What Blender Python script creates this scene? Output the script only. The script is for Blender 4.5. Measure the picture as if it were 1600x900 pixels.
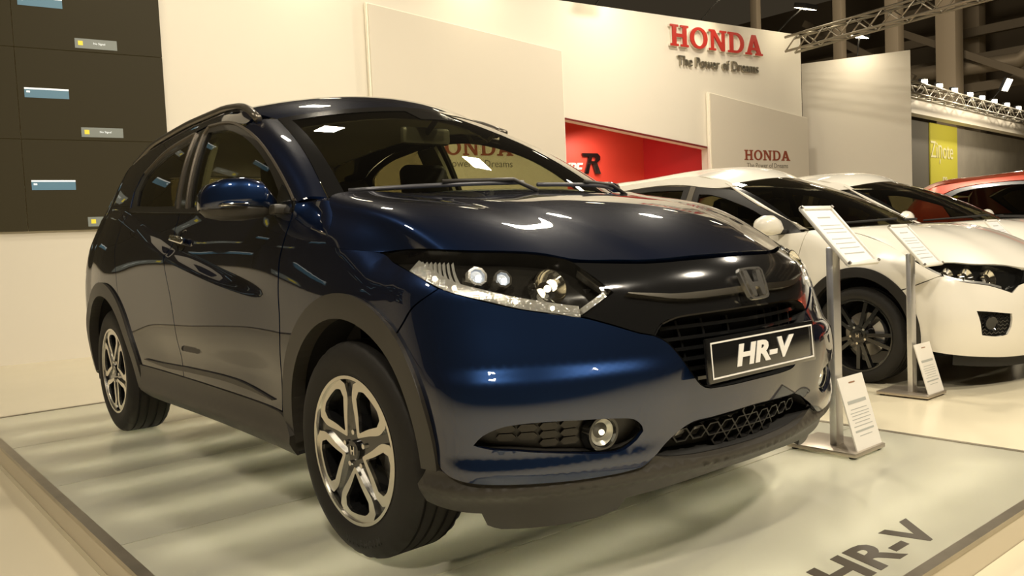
import numpy as np
import bpy, bmesh, math, random
from mathutils import Vector, Matrix
from mathutils.geometry import delaunay_2d_cdt
random.seed(7)
for _o in list(bpy.data.objects): bpy.data.objects.remove(_o)
SC=bpy.context.scene; COL=SC.collection
# ---------------------------------------------------------------- camera
def camera():
    pos=(2.2491,-2.0821,.9561);yaw,pitch,roll,f=2.4453,.0594,-.0449,1302.11
    fw=np.array([math.cos(pitch)*math.cos(yaw),math.cos(pitch)*math.sin(yaw),-math.sin(pitch)])
    r=np.cross(fw,[0,0,1]);r/=np.linalg.norm(r);u=np.cross(r,fw)
    r2=math.cos(roll)*r+math.sin(roll)*u;u2=-math.sin(roll)*r+math.cos(roll)*u
    cd=bpy.data.cameras.new('camera');cd.sensor_width=36;cd.lens=f/1600*36;cd.clip_start=.05;cd.clip_end=200
    c=bpy.data.objects.new('camera',cd);COL.objects.link(c)
    M=Matrix.Identity(4)
    for i in range(3): M[i][0]=r2[i];M[i][1]=u2[i];M[i][2]=-fw[i];M[i][3]=pos[i]
    c.matrix_world=M;SC.camera=c
camera()
# ---------------------------------------------------------------- world, large lights, exposure
W=bpy.data.worlds.new('hall');SC.world=W;W.use_nodes=True
W.node_tree.nodes['Background'].inputs[0].default_value=(.30,.235,.15,1)
W.node_tree.nodes['Background'].inputs[1].default_value=.16
def area(loc,target,power,size,col=(1,.895,.73),sizey=None,spread=math.pi):
    l=bpy.data.lights.new('lamp_or_fill_light','AREA');l.energy=power;l.color=col;l.size=size;l.spread=spread
    if sizey: l.shape='RECTANGLE';l.size_y=sizey
    o=bpy.data.objects.new('lamp_or_fill_light',l);COL.objects.link(o);o.location=loc
    o.rotation_euler=(Vector(target)-Vector(loc)).to_track_quat('-Z','Y').to_euler()
    return o
SC.view_settings.view_transform='Standard';SC.view_settings.look='None';SC.view_settings.exposure=-.42;SC.view_settings.gamma=1
SC.view_settings.use_curve_mapping=False
# ---------------------------------------------------------------- materials
MATS={}
def mat(name,col,rough=.5,metal=0,coat=0,emit=None,es=1,trans=0,spec=.5,noise=0,nscale=40,bump=0,bscale=200,alpha=1,croug=.03,ior=1.5,tint=None):
    if name in MATS: return MATS[name]
    m=bpy.data.materials.new(name);m.use_nodes=True;nt=m.node_tree;b=nt.nodes['Principled BSDF']
    b.inputs['Base Color'].default_value=(*col,1);b.inputs['Roughness'].default_value=rough;b.inputs['Metallic'].default_value=metal
    b.inputs['Coat Weight'].default_value=coat;b.inputs['Coat Roughness'].default_value=croug;b.inputs['IOR'].default_value=ior
    b.inputs['Specular IOR Level'].default_value=spec
    if tint is not None: b.inputs['Specular Tint'].default_value=(*tint,1)
    if emit: b.inputs['Emission Color'].default_value=(*emit,1);b.inputs['Emission Strength'].default_value=es
    if trans: b.inputs['Transmission Weight'].default_value=trans
    if noise or bump:
        tc=nt.nodes.new('ShaderNodeTexCoord');n=nt.nodes.new('ShaderNodeTexNoise');n.inputs['Scale'].default_value=nscale;n.inputs['Detail'].default_value=3
        nt.links.new(tc.outputs['Object'],n.inputs['Vector'])
        if noise:
            mx=nt.nodes.new('ShaderNodeMix');mx.data_type='RGBA'
            mx.inputs[6].default_value=(*[c*(1-noise) for c in col],1);mx.inputs[7].default_value=(*[min(1,c*(1+noise)) for c in col],1)
            nt.links.new(n.outputs['Fac'],mx.inputs[0]);nt.links.new(mx.outputs[2],b.inputs['Base Color'])
        if bump:
            n2=nt.nodes.new('ShaderNodeTexNoise');n2.inputs['Scale'].default_value=bscale;nt.links.new(tc.outputs['Object'],n2.inputs['Vector'])
            bp=nt.nodes.new('ShaderNodeBump');bp.inputs['Strength'].default_value=bump;bp.inputs['Distance'].default_value=.002
            nt.links.new(n2.outputs['Fac'],bp.inputs['Height']);nt.links.new(bp.outputs[0],b.inputs['Normal'])
    MATS[name]=m;return m
def glass(name,tint=(.75,.78,.6),refl=1.0):
    if name in MATS: return MATS[name]
    m=bpy.data.materials.new(name);m.use_nodes=True;nt=m.node_tree;nt.nodes.remove(nt.nodes['Principled BSDF'])
    t=nt.nodes.new('ShaderNodeBsdfTransparent');t.inputs[0].default_value=(*tint,1)
    g=nt.nodes.new('ShaderNodeBsdfGlossy');g.inputs['Roughness'].default_value=.01;g.inputs[0].default_value=(refl,refl,refl,1)
    f=nt.nodes.new('ShaderNodeFresnel');mx=nt.nodes.new('ShaderNodeMixShader')
    ge=nt.nodes.new('ShaderNodeNewGeometry');mr=nt.nodes.new('ShaderNodeMapRange');mr.inputs[3].default_value=1.5;mr.inputs[4].default_value=1/1.5
    nt.links.new(ge.outputs['Backfacing'],mr.inputs[0]);nt.links.new(mr.outputs[0],f.inputs[0])
    nt.links.new(f.outputs[0],mx.inputs[0]);nt.links.new(t.outputs[0],mx.inputs[1]);nt.links.new(g.outputs[0],mx.inputs[2])
    nt.links.new(mx.outputs[0],nt.nodes['Material Output'].inputs[0]);MATS[name]=m;return m
def flake(name,deep,bright,coat=1.0):
    """metallic paint: dark base with brighter flop facing the light"""
    if name in MATS: return MATS[name]
    m=mat(name,deep,.36,.75,coat,croug=.02,tint=(.06,.09,.22));m.node_tree.nodes['Principled BSDF'].inputs['Coat IOR'].default_value=1.8;nt=m.node_tree;b=nt.nodes['Principled BSDF']
    lw=nt.nodes.new('ShaderNodeLayerWeight');lw.inputs[0].default_value=.35
    mx=nt.nodes.new('ShaderNodeMix');mx.data_type='RGBA';mx.inputs[6].default_value=(*bright,1);mx.inputs[7].default_value=(*deep,1)
    nt.links.new(lw.outputs['Facing'],mx.inputs[0]);nt.links.new(mx.outputs[2],b.inputs['Base Color'])
    tc=nt.nodes.new('ShaderNodeTexCoord');n=nt.nodes.new('ShaderNodeTexNoise');n.inputs['Scale'].default_value=900
    bp=nt.nodes.new('ShaderNodeBump');bp.inputs['Strength'].default_value=.08;bp.inputs['Distance'].default_value=.001
    nt.links.new(tc.outputs['Object'],n.inputs['Vector']);nt.links.new(n.outputs['Fac'],bp.inputs['Height']);nt.links.new(bp.outputs[0],b.inputs['Normal'])
    return m
BLUE=flake('blue_metallic_paint',(.0050,.0032,.0105),(.007,.022,.070))
WHITEP=mat('white_paint',(.80,.76,.66),.3,0,1.0)
REDP=mat('orange_red_paint',(.50,.05,.012),.3,.2,1.0)
PLASTIC=mat('grey_black_plastic',(.042,.037,.029),.42,bump=.15,bscale=900)
DARK=mat('matt_black',(.012,.011,.009),.8)
LINER=mat('black_felt_liner',(.014,.012,.010),.9)
GLOSSB=mat('gloss_black',(.008,.008,.008),.12,0,.6)
CHROME=mat('chrome',(.85,.83,.78),.06,1)
SILVER=mat('machined_silver',(.80,.77,.70),.24,1)
ALU=mat('brushed_aluminium',(.66,.65,.64),.38,.9)
STEEL=mat('steel',(.35,.33,.3),.35,1)
RUBBER=mat('tyre_rubber',(.019,.017,.014),.6,spec=.3,bump=.2,bscale=400)
RIMB=mat('gloss_black_alloy',(.010,.010,.010),.18,0,.8)
GLASS=glass('window_glass',(.62,.62,.45));PRIV=glass('privacy_glass',(.20,.18,.10));LENS=glass('clear_lens',(.95,.95,.92))
SEAT=mat('black_leather',(.020,.018,.015),.5,bump=.2,bscale=300)
CLOTH=mat('dark_interior',(.022,.020,.017),.7)
HEADL=mat('pale_roof_lining',(.60,.57,.50),.9)
SATIN=mat('satin_chrome',(.85,.83,.78),.24,1)
PILLT=mat('light_pillar_trim',(.40,.38,.30),.8)
# ---------------------------------------------------------------- mesh helpers
def link(o,parent=None):
    COL.objects.link(o)
    if parent is not None: o.parent=parent
    return o
def thing(name,label=None,cat=None,loc=(0,0,0),rz=0,group=None,kind=None):
    o=bpy.data.objects.new(name,None);o.empty_display_size=.1;COL.objects.link(o);o.location=loc;o.rotation_euler=(0,0,rz)
    tag(o,label,cat,group,kind);return o
def tag(o,label=None,cat=None,group=None,kind=None):
    if label: o['label']=label
    if cat: o['category']=cat
    if group: o['group']=group
    if kind: o['kind']=kind
    return o
def mk(name,v,f,m,parent=None,smooth=True,normals=None,nflag=None):
    me=bpy.data.meshes.new(name);me.from_pydata([tuple(map(float,q)) for q in v],[],[tuple(int(i) for i in q) for q in f]);me.update()
    if m is not None: me.materials.append(m)
    if smooth: me.polygons.foreach_set('use_smooth',[True]*len(me.polygons))
    if normals is not None:
        ln=[]
        for p in me.polygons:
            for vi in p.vertices:
                nn=normals[vi]; ln.append(tuple(nn) if p.index<nflag else tuple(p.normal))
        me.normals_split_custom_set(ln)
    return link(bpy.data.objects.new(name,me),parent)
def bmo(name,bm,m,parent=None,smooth=False,angle=None):
    me=bpy.data.meshes.new(name);bmesh.ops.recalc_face_normals(bm,faces=bm.faces);bm.to_mesh(me);bm.free()
    if m is not None: me.materials.append(m)
    if smooth: me.polygons.foreach_set('use_smooth',[True]*len(me.polygons))
    if angle is not None: me.set_sharp_from_angle(angle=angle)
    return link(bpy.data.objects.new(name,me),parent)
def box(name,c,d,m,parent=None,bev=0,rot=None,seg=2):
    bm=bmesh.new();bmesh.ops.create_cube(bm,size=1);bmesh.ops.scale(bm,vec=d,verts=bm.verts)
    if bev: bmesh.ops.bevel(bm,geom=bm.edges[:],offset=bev,segments=seg,affect='EDGES',profile=.5)
    M=Matrix.Translation(c)
    if rot is not None: M=M@rot
    bmesh.ops.transform(bm,matrix=M,verts=bm.verts)
    return bmo(name,bm,m,parent,smooth=bev>0,angle=math.radians(35) if bev>0 else None)
def cyl(name,a,b,r,m,parent=None,seg=20,r2=None):
    a=Vector(a);b=Vector(b);bm=bmesh.new()
    bmesh.ops.create_cone(bm,segments=seg,radius1=r,radius2=r if r2 is None else r2,depth=(b-a).length,cap_ends=True)
    bmesh.ops.transform(bm,matrix=Matrix.Translation((a+b)/2)@(b-a).to_track_quat('Z','Y').to_matrix().to_4x4(),verts=bm.verts)
    return bmo(name,bm,m,parent,smooth=True,angle=math.radians(40))
def tube(name,pts,r,m,parent=None,seg=8,closed=False):
    pts=[Vector(q) for q in pts];n=len(pts);v=[];f=[];up=None
    for i,q in enumerate(pts):
        t=(pts[(i+1)%n if closed else min(i+1,n-1)]-pts[(i-1)%n if closed else max(i-1,0)]).normalized()
        a=t.orthogonal().normalized() if up is None else (up-t*up.dot(t)).normalized();up=a;b=t.cross(a)
        rr=r[i] if isinstance(r,(list,tuple)) else r
        for k in range(seg):
            th=2*math.pi*k/seg;v.append(q+(a*math.cos(th)+b*math.sin(th))*rr)
    for i in range(n if closed else n-1):
        j=(i+1)%n
        for k in range(seg): f.append((i*seg+k,i*seg+(k+1)%seg,j*seg+(k+1)%seg,j*seg+k))
    if not closed: f+= [tuple(range(seg))[::-1],tuple((n-1)*seg+k for k in range(seg))]
    return mk(name,v,f,m,parent)
def lathe(name,prof,m,parent=None,seg=48,notch=None):
    """profile (r, h) turned about local Y axis, h = outward (-Y)"""
    v=[];f=[];n=len(prof)
    for k in range(seg):
        th=2*math.pi*k/seg
        for i,(r,h) in enumerate(prof):
            rr=r-(notch[i] if notch and k%3==0 else 0);v.append((rr*math.cos(th),-h,rr*math.sin(th)))
    for k in range(seg):
        k2=(k+1)%seg
        for i in range(n-1): f.append((k*n+i,k*n+i+1,k2*n+i+1,k2*n+i))
    o=mk(name,v,f,m,parent)
    bm=bmesh.new();bm.from_mesh(o.data);bmesh.ops.remove_doubles(bm,verts=bm.verts,dist=1e-5);bmesh.ops.recalc_face_normals(bm,faces=bm.faces);bm.to_mesh(o.data);bm.free()
    o.data.set_sharp_from_angle(angle=math.radians(35));return o
def copy_tree(o,parent=None):
    c=o.copy();COL.objects.link(c);c.parent=parent
    for ch in o.children: copy_tree(ch,c)
    return c
def text(name,s,size,M,m,parent=None,ext=.004,shear=0,bold=0,spacing=1,align='CENTER',sx=1):
    cu=bpy.data.curves.new(name,'FONT');cu.body=s;cu.size=size;cu.extrude=ext;cu.shear=shear;cu.offset=bold;cu.space_character=spacing;cu.align_x=align;cu.align_y='CENTER';cu.resolution_u=3
    o=bpy.data.objects.new(name,cu);COL.objects.link(o);bpy.context.view_layer.update()
    me=bpy.data.meshes.new_from_object(o.evaluated_get(bpy.context.evaluated_depsgraph_get()));bpy.data.objects.remove(o);bpy.data.curves.remove(cu)
    me.transform(Matrix.Diagonal((sx,1,1,1)));me.name=name;me.materials.clear();me.materials.append(m);me.transform(M)
    return link(bpy.data.objects.new(name,me),parent)
def islands(o,name):
    """split a mesh object into one sibling object per loose piece"""
    me=o.data;n=len(me.vertices);par=list(range(n))
    def fd(i):
        while par[i]!=i: par[i]=par[par[i]];i=par[i]
        return i
    for e in me.edges: par[fd(e.vertices[0])]=fd(e.vertices[1])
    gr={}
    for p in me.polygons: gr.setdefault(fd(p.vertices[0]),[]).append(tuple(p.vertices))
    for fs in gr.values():
        ids=sorted({i for f in fs for i in f});mp={i:k for k,i in enumerate(ids)}
        q=mk(name,[me.vertices[i].co for i in ids],[tuple(mp[i] for i in f) for f in fs],me.materials[0],o.parent,smooth=False);q.matrix_parent_inverse=o.matrix_parent_inverse.copy()
    bpy.data.objects.remove(o)
def frame(o,x,y):
    """matrix with origin o, local x and y axes"""
    x=Vector(x).normalized();y=Vector(y).normalized();z=x.cross(y)
    M=Matrix.Identity(4)
    for i in range(3): M[i][0]=x[i];M[i][1]=y[i];M[i][2]=z[i];M[i][3]=o[i]
    return M
def polyext(name,loops,depth,M,m,parent=None,z0=0):
    """flat polygons (with holes) extruded; loops in the local xy plane"""
    V,T=cdt(loops,9);n=len(V);v=[(a,b,z0+depth) for a,b in V]+[(a,b,z0) for a,b in V];f=[t for t in T]+[(t[0]+n,t[2]+n,t[1]+n) for t in T]
    for a,b in rim(T): f.append((b,a,a+n,b+n))
    o=mk(name,v,f,m,parent,smooth=False);o.data.transform(M);return o
def inside(pt,loops):
    c=False;x,y=pt
    for L in loops:
        n=len(L)
        for i in range(n):
            (x1,y1),(x2,y2)=L[i],L[(i+1)%n]
            if (y1>y)!=(y2>y) and x<(x2-x1)*(y-y1)/(y2-y1)+x1: c=not c
    return c
def cdt(loops,grid,margin=.35,extra=(),skip=None):
    V=[];E=[]
    for L in loops:
        k=len(V);V+=[Vector(q) for q in L];E+=[(k+i,k+(i+1)%len(L)) for i in range(len(L))]
    A=np.array([(v[0],v[1]) for v in V]);lo=A.min(0);hi=A.max(0)
    if grid<5:
        segs=np.array([(*A[a],*A[b]) for a,b in E]);gx=np.arange(lo[0],hi[0],grid);gz=np.arange(lo[1],hi[1],grid)
        for i,x in enumerate(gx):
            for z in gz+(grid/2 if i%2 else 0):
                if skip is not None and skip(x,z): continue
                d=segs[:,2:]-segs[:,:2];t=np.clip(((x-segs[:,0])*d[:,0]+(z-segs[:,1])*d[:,1])/((d**2).sum(1)+1e-12),0,1)
                if np.min((segs[:,0]+t*d[:,0]-x)**2+(segs[:,1]+t*d[:,1]-z)**2)>(grid*margin)**2 and inside((x,z),loops): V.append(Vector((x,z)))
    if len(extra):
        for x,z in extra:
            d=segs[:,2:]-segs[:,:2];t=np.clip(((x-segs[:,0])*d[:,0]+(z-segs[:,1])*d[:,1])/((d**2).sum(1)+1e-12),0,1)
            if np.min((segs[:,0]+t*d[:,0]-x)**2+(segs[:,1]+t*d[:,1]-z)**2)>.006**2 and inside((x,z),loops): V.append(Vector((x,z)))
    v,e,f,*_=delaunay_2d_cdt(V,E,[],0,1e-6)
    T=[]
    for t in f:
        c=sum((v[i] for i in t),Vector((0,0)))/3
        if inside((c[0],c[1]),loops):
            a,b,d=(v[i] for i in t)
            ar=(b-a).cross(d-a)
            if abs(ar)>1e-9: T.append(tuple(t) if ar>0 else tuple(t)[::-1])
    return [(q[0],q[1]) for q in v],T
def rim(T):
    s=set()
    for t in T:
        for i in range(3): s.add((t[i],t[(i+1)%3]))
    return [(a,b) for a,b in s if (b,a) not in s]
def smooth_loop(L,step=.02,closed=True,corner=38):
    """Catmull-Rom through the points, sharp where the outline turns hard"""
    L=[np.array(q,float) for q in L];n=len(L);out=[]
    def crn(i):
        if not closed and i in (0,n-1): return True
        a=L[i]-L[i-1];b=L[(i+1)%n]-L[i]
        return math.degrees(math.acos(max(-1,min(1,float(a@b)/(np.linalg.norm(a)*np.linalg.norm(b)+1e-12)))))>corner
    for i in range(n if closed else n-1):
        p1=L[i];p2=L[(i+1)%n];d=np.linalg.norm(p2-p1);k=max(1,int(d/step))
        m1=(p2-p1) if crn(i) else (p2-L[i-1])*d/(d+np.linalg.norm(p1-L[i-1]))
        m2=(p2-p1) if crn((i+1)%n) else (L[(i+2)%n]-p1)*d/(d+np.linalg.norm(L[(i+2)%n]-p2))
        for j in range(k):
            t=j/k;out.append(tuple((2*t**3-3*t**2+1)*p1+(t**3-2*t**2+t)*m1+(-2*t**3+3*t**2)*p2+(t**3-t**2)*m2))
    if not closed: out.append(tuple(L[-1]))
    return out
def arc(cx,cz,r,a0,a1,n=24): return [(cx+r*math.cos(math.radians(a0+(a1-a0)*i/n)),cz+r*math.sin(math.radians(a0+(a1-a0)*i/n))) for i in range(n+1)]
class Spl:
    """C2 cubic spline; optional end slopes"""
    def __init__(s,x,y,d0=None,d1=None):
        x=np.array(x,float);y=np.array(y,float);n=len(x);h=np.diff(x)
        A=np.zeros((n,n));b=np.zeros((n,)+y.shape[1:])
        for i in range(1,n-1):
            A[i,i-1]=h[i-1];A[i,i]=2*(h[i-1]+h[i]);A[i,i+1]=h[i]
            b[i]=6*((y[i+1]-y[i])/h[i]-(y[i]-y[i-1])/h[i-1])
        A[0,0]=A[-1,-1]=1
        if d0 is not None: A[0,0]=2*h[0];A[0,1]=h[0];b[0]=6*((y[1]-y[0])/h[0]-d0)
        if d1 is not None: A[-1,-1]=2*h[-1];A[-1,-2]=h[-1];b[-1]=6*(d1-(y[-1]-y[-2])/h[-1])
        s.x,s.y,s.h,s.m=x,y,h,np.linalg.solve(A,b)
    def __call__(s,t):
        t=np.clip(np.asarray(t,float),s.x[0],s.x[-1]);i=np.clip(np.searchsorted(s.x,t,side='right')-1,0,len(s.h)-1)
        h=s.h[i];a=s.x[i+1]-t;b=t-s.x[i]
        return s.m[i]*a**3/(6*h)+s.m[i+1]*b**3/(6*h)+(s.y[i]/h-s.m[i]*h/6)*a+(s.y[i+1]/h-s.m[i+1]*h/6)*b
def sstep(a,b,x):
    t=np.clip((x-a)/(b-a),0,1); return t*t*(3-2*t)
TN=[0,.24,.375,.568,.777,1]
class Body:
    """car skin: half-plan curves stacked over height. s = x along the side, then wraps round the corners"""
    def __init__(b,W,N,Nr,tf,tr,xa=.25,xr=-2.9,roll=None,feat=None):
        b.W=Spl(*zip(*W));b.N=Spl(*zip(*N));b.Nr=Spl(*zip(*Nr));b.xa=xa;b.xr=xr
        b.roll=roll;b.feat=feat
        b.zf=[q[0] for q in tf]
        b.Lf=1.256;b.Lr=1.15
        NN=float(b.N(.5))-xa
        b.fx=[Spl(TN,q[1],b.Lf/(float(b.N(q[0]))-xa),0.) for q in tf];b.fy=[Spl(TN,q[2],0.,None) for q in tf]
        b.gx=Spl(TN,tr[0],b.Lr/(xr-float(b.Nr(.6))),0.);b.gy=Spl(TN,tr[1],0.,None)
    def w(b,x,z):
        v=b.W(z)
        if b.roll is not None: v=v-b.roll(x,z)
        if b.feat is not None: v=v+b.feat(x,z)
        return v
    def P(b,s,z):
        s,z=np.broadcast_arrays(np.asarray(s,float),np.asarray(z,float))
        x=s.copy();xc=np.clip(s,b.xr,b.xa)
        w=b.w(xc,z);y=w.copy()
        t=np.clip((s-b.xa)/b.Lf,0,1);f=s>b.xa
        zi=np.clip(z,b.zf[0],b.zf[-1]);fx=np.zeros_like(s);fy=np.zeros_like(s);wt=np.zeros_like(s)
        for i in range(len(b.zf)):
            lo=b.zf[i-1] if i else -9;hi=b.zf[i+1] if i<len(b.zf)-1 else 9
            k=np.where(zi<=b.zf[i],sstep(lo,b.zf[i],zi) if i else 1.,1-sstep(b.zf[i],hi,zi) if i<len(b.zf)-1 else 1.)
            if i==0:k=np.where(zi<=b.zf[0],1.,k)
            fx=fx+k*b.fx[i](t);fy=fy+k*b.fy[i](t);wt=wt+k
        fx/=wt;fy/=wt
        x=np.where(f,b.xa+fx*(b.N(z)-b.xa),x);y=np.where(f,w*fy,y)
        r=s<b.xr;t=np.clip((b.xr-s)/b.Lr,0,1)
        x=np.where(r,b.xr+b.gx(t)*(b.Nr(z)-b.xr),x);y=np.where(r,w*b.gy(t),y)
        return np.stack([x,-y,z],-1)
    def n(b,s,z,e=2e-3):
        a=b.P(s+e,z)-b.P(s-e,z);c=b.P(s,z+e)-b.P(s,z-e)
        m=np.cross(a,c);return m/np.linalg.norm(m,axis=-1,keepdims=True)
# ---- blue crossover
def roll1(x,z):
    zt=np.interp(x,[-.6,-.35,-.1,.16,.3],[1.6,1.2,.96,.83,.81])
    q=np.clip(z-zt,0,.3); r=5.5*q*q
    k=sstep(1.0,1.5,z)
    return r+k*(.05*np.clip((-1.3-x)/1.6,0,2)**2+.03*np.clip((x+1.0)/.8,0,2)**2)
def feat1(x,z):
    # wheel flares and the rising crease
    f=.014*np.exp(-((x)/.42)**2)*sstep(.95,.75,z)+.016*np.exp(-((x+2.61)/.45)**2)*sstep(1.0,.8,z)
    zc=np.interp(x,[-3.2,-2.6,-2.2,-1.6,-1.,-.45],[1.22,1.18,1.10,.955,.855,.775])
    A=.040*sstep(-.45,-1.3,x)*sstep(-3.3,-2.6,x)
    S=sstep(.028,-.032,z-zc);f=f+A*(.5*S*sstep(.25,.6,z)-.5*(1-S)*sstep(1.25,1.0,z))
    # hollow above sill
    f=f-.018*np.exp(-((z-.50)/.09)**2)*sstep(-2.2,-1.7,x)*sstep(-.35,-.8,x)
    return f
BODY=Body(W=[(.10,.775),(.2,.815),(.3,.84),(.42,.852),(.55,.86),(.68,.862),(.8,.859),(.9,.852),(1.0,.834),(1.07,.808),(1.2,.768),(1.3,.74),(1.4,.706),(1.5,.66),(1.56,.622),(1.62,.57)],
 N=[(.10,.73),(.2,.78),(.3,.815),(.4,.838),(.5,.855),(.6,.862),(.7,.856),(.8,.828),(.88,.768),(.95,.68),(1.05,.58),(1.6,.5)],
 Nr=[(.10,-3.2),(.3,-3.33),(.6,-3.39),(.9,-3.37),(1.1,-3.33),(1.3,-3.2),(1.5,-3.0),(1.6,-2.95)],
 tf=[(.5,[0,.47,.67,.84,.95,1],[1,.985,.86,.61,.32,0]),(.8,[0,.40,.56,.745,.91,1],[1,.955,.855,.655,.365,0]),(.92,[0,.38,.52,.71,.90,1],[1,.91,.80,.61,.35,0])],
 tr=([0,.45,.7,.88,.97,1],[1,.97,.86,.62,.32,0]),roll=roll1,feat=feat1)
def hood_z(x,y):
    y=np.abs(y)
    zc=HC(x); e=np.interp(x,[-.4,.2,.8],[.80,.76,.62])
    u=y/e
    cr=np.interp(x,[-.4,.75],[.56,.25])
    return zc-.135*u**3.6-.012*sstep(cr-.03,cr+.05,y)
HC=Spl([-.45,-.2,0,.25,.5,.65,.76,.9],[1.150,1.132,1.108,1.066,1.005,.952,.895,.80])
def ws_pt(y,t):
    """windscreen, t 0 base .. 1 top; y signed fraction -1..1"""
    y=np.asarray(y,float);t=np.asarray(t,float)
    a=np.abs(y)
    bx=-.06-.28*a**2.4; bz=1.132-.008*a**2; by=.72*y
    tx=-.85-.17*a**2; tz=1.545-.055*a**2; ty=.57*y
    bul=.03*np.sin(np.pi*t)
    return np.stack([bx+(tx-bx)*t+bul*.55,by+(ty-by)*t,bz+(tz-bz)*t+bul*.8],-1)
RZ=Spl([-.75,-.85,-1.1,-1.5,-2.0,-2.5,-2.9,-3.15][::-1],[1.52,1.548,1.587,1.605,1.597,1.562,1.51,1.47][::-1])
def roof_z(x,y): return RZ(x)-.05*(np.abs(y)/.6)**2.4
class Skin:
    """evaluates a Body over the full width: past the centre line the surface is mirrored"""
    def __init__(k,B): k.B=B;k.sc=B.xa+B.Lf;k.sr=B.xr-B.Lr
    def PN(k,s,z):
        s=np.asarray(s,float);z=np.asarray(z,float)
        f=s>k.sc;r=s<k.sr;ss=np.where(f,2*k.sc-s,np.where(r,2*k.sr-s,s));fl=np.where(f|r,-1.,1.)
        P=k.B.P(ss,z)
        e=2e-3;sa=np.clip(ss,k.sr+e,k.sc-e);n=k.B.n(sa,z)
        P=P*np.stack([np.ones_like(fl),fl,np.ones_like(fl)],-1);n=n*np.stack([np.ones_like(fl),fl,np.ones_like(fl)],-1)
        return P,n
    def data(k,loops,off=0,thick=.012,grid=.035,smooth=True,step=.02,offn=None,extra=(),skip=None):
        L=[smooth_loop(q,step) if smooth else list(q) for q in loops]
        V,T=cdt(L,grid,extra=extra,skip=skip);A=np.array(V);P,N=k.PN(A[:,0],A[:,1]);n=len(V)
        o=off if offn is None else np.array([offn(*q) for q in V])[:,None]
        if offn is not None:
            e=.003;Q=lambda ds,dz:(lambda pn:pn[0]+pn[1]*np.array([offn(a+ds,b+dz) for a,b in V])[:,None])(k.PN(A[:,0]+ds,A[:,1]+dz))
            N2=np.cross(Q(e,0)-Q(-e,0),Q(0,e)-Q(0,-e));N2/=np.linalg.norm(N2,axis=1,keepdims=True)+1e-12
            N0=N;N=np.where((N2*N0).sum(1,keepdims=True)>.3,N2,N0)
        NB=N if offn is None else N0;top=P+NB*o;bot=P+NB*(o-thick);v=np.vstack([top,bot]);f=list(T);nf=len(f)
        for a,b in rim(T): f.append((b,a,a+n,b+n))
        return v,f,np.vstack([N,N]),nf
    def panel(k,name,loops,m,parent,sides=(1,-1),**kw):
        v,f,N,nf=k.data(loops,**kw);out=[]
        for sd in sides:
            if sd==1: out.append(mk(name,v,f,m,parent,normals=N,nflag=nf))
            else:
                q=np.array([1,-1,1]);out.append(mk(name,v*q,[t[::-1] for t in f],m,parent,normals=N*q,nflag=nf))
        return out
    def mirror_loop(k,half):
        """half outline that starts and ends on the front centre line -> full loop"""
        return list(half)+[(2*k.sc-s,z) for s,z in reversed(half) if abs(s-k.sc)>1e-6]
    def strip(k,name,pts,w,m,parent,off=0,thick=.01,sides=(1,-1),taper=False,**kw):
        """narrow band along a polyline on the skin"""
        c=[np.array(q) for q in smooth_loop(pts,.02,closed=False)];L=[];Rr=[]
        for i,q in enumerate(c):
            t=c[min(i+1,len(c)-1)]-c[max(i-1,0)];t=t/np.linalg.norm(t);nn=np.array([-t[1],t[0]])
            ww=w/2*(min(1,.15+4*min(i,len(c)-1-i)/len(c)) if taper else 1);L.append(tuple(q+nn*ww));Rr.append(tuple(q-nn*ww))
        return k.panel(name,[Rr+L[::-1]],m,parent,sides=sides,off=off,thick=thick,smooth=False,grid=9,**kw)
def coons(c0,c1,d0,d1,nu,nv,zf=None):
    """c0,c1: curves at v=0/1 (functions of u in 0..1), d0,d1: curves at u=0/1 (functions of v)"""
    G=np.zeros((nu+1,nv+1,3))
    C0=np.array([c0(i/nu) for i in range(nu+1)]);C1=np.array([c1(i/nu) for i in range(nu+1)]);D0=np.array([d0(j/nv) for j in range(nv+1)]);D1=np.array([d1(j/nv) for j in range(nv+1)])
    u=np.linspace(0,1,nu+1)[:,None,None];v=np.linspace(0,1,nv+1)[None,:,None]
    def blend(C0,C1,D0,D1): return (1-v)*C0[:,None]+v*C1[:,None]+(1-u)*D0[None]+u*D1[None]-((1-u)*(1-v)*C0[0]+u*(1-v)*C0[-1]+(1-u)*v*C1[0]+u*v*C1[-1])
    G=blend(C0,C1,D0,D1)
    if zf is not None:
        rs=lambda C:(C[:,2]-zf(C[:,0],C[:,1]))[:,None]
        R_=blend(rs(C0),rs(C1),rs(D0),rs(D1));G[:,:,2]=zf(G[:,:,0],G[:,:,1])+R_[:,:,0]
    return G
def grid_obj(name,G,m,parent,thick=.012,down=(0,0,-1),flip=False):
    nu,nv=G.shape[0]-1,G.shape[1]-1;v=G.reshape(-1,3);W_=nv+1
    f=[(i*W_+j,(i+1)*W_+j,(i+1)*W_+j+1,i*W_+j+1) for i in range(nu) for j in range(nv)]
    if flip: f=[q[::-1] for q in f]
    # grid normals
    du=np.gradient(G,axis=0);dv=np.gradient(G,axis=1);N=np.cross(du,dv).reshape(-1,3);N/=np.linalg.norm(N,axis=1,keepdims=True)+1e-12
    if flip: N=-N
    nf=len(f);n=len(v);v2=v-N*thick
    bd=[(0,j,0,j+1) for j in range(nv)]+[(i,nv,i+1,nv) for i in range(nu)]+[(nu,j+1,nu,j) for j in range(nv)][::-1]+[(i+1,0,i,0) for i in range(nu)][::-1]
    for a,b,c,d in bd:
        p,q=a*W_+b,c*W_+d
        f.append((p,q,q+n,p+n) if not flip else (q,p,p+n,q+n))
    return mk(name,np.vstack([v,v2]),f,m,parent,normals=np.vstack([N,N]),nflag=nf)
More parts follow.
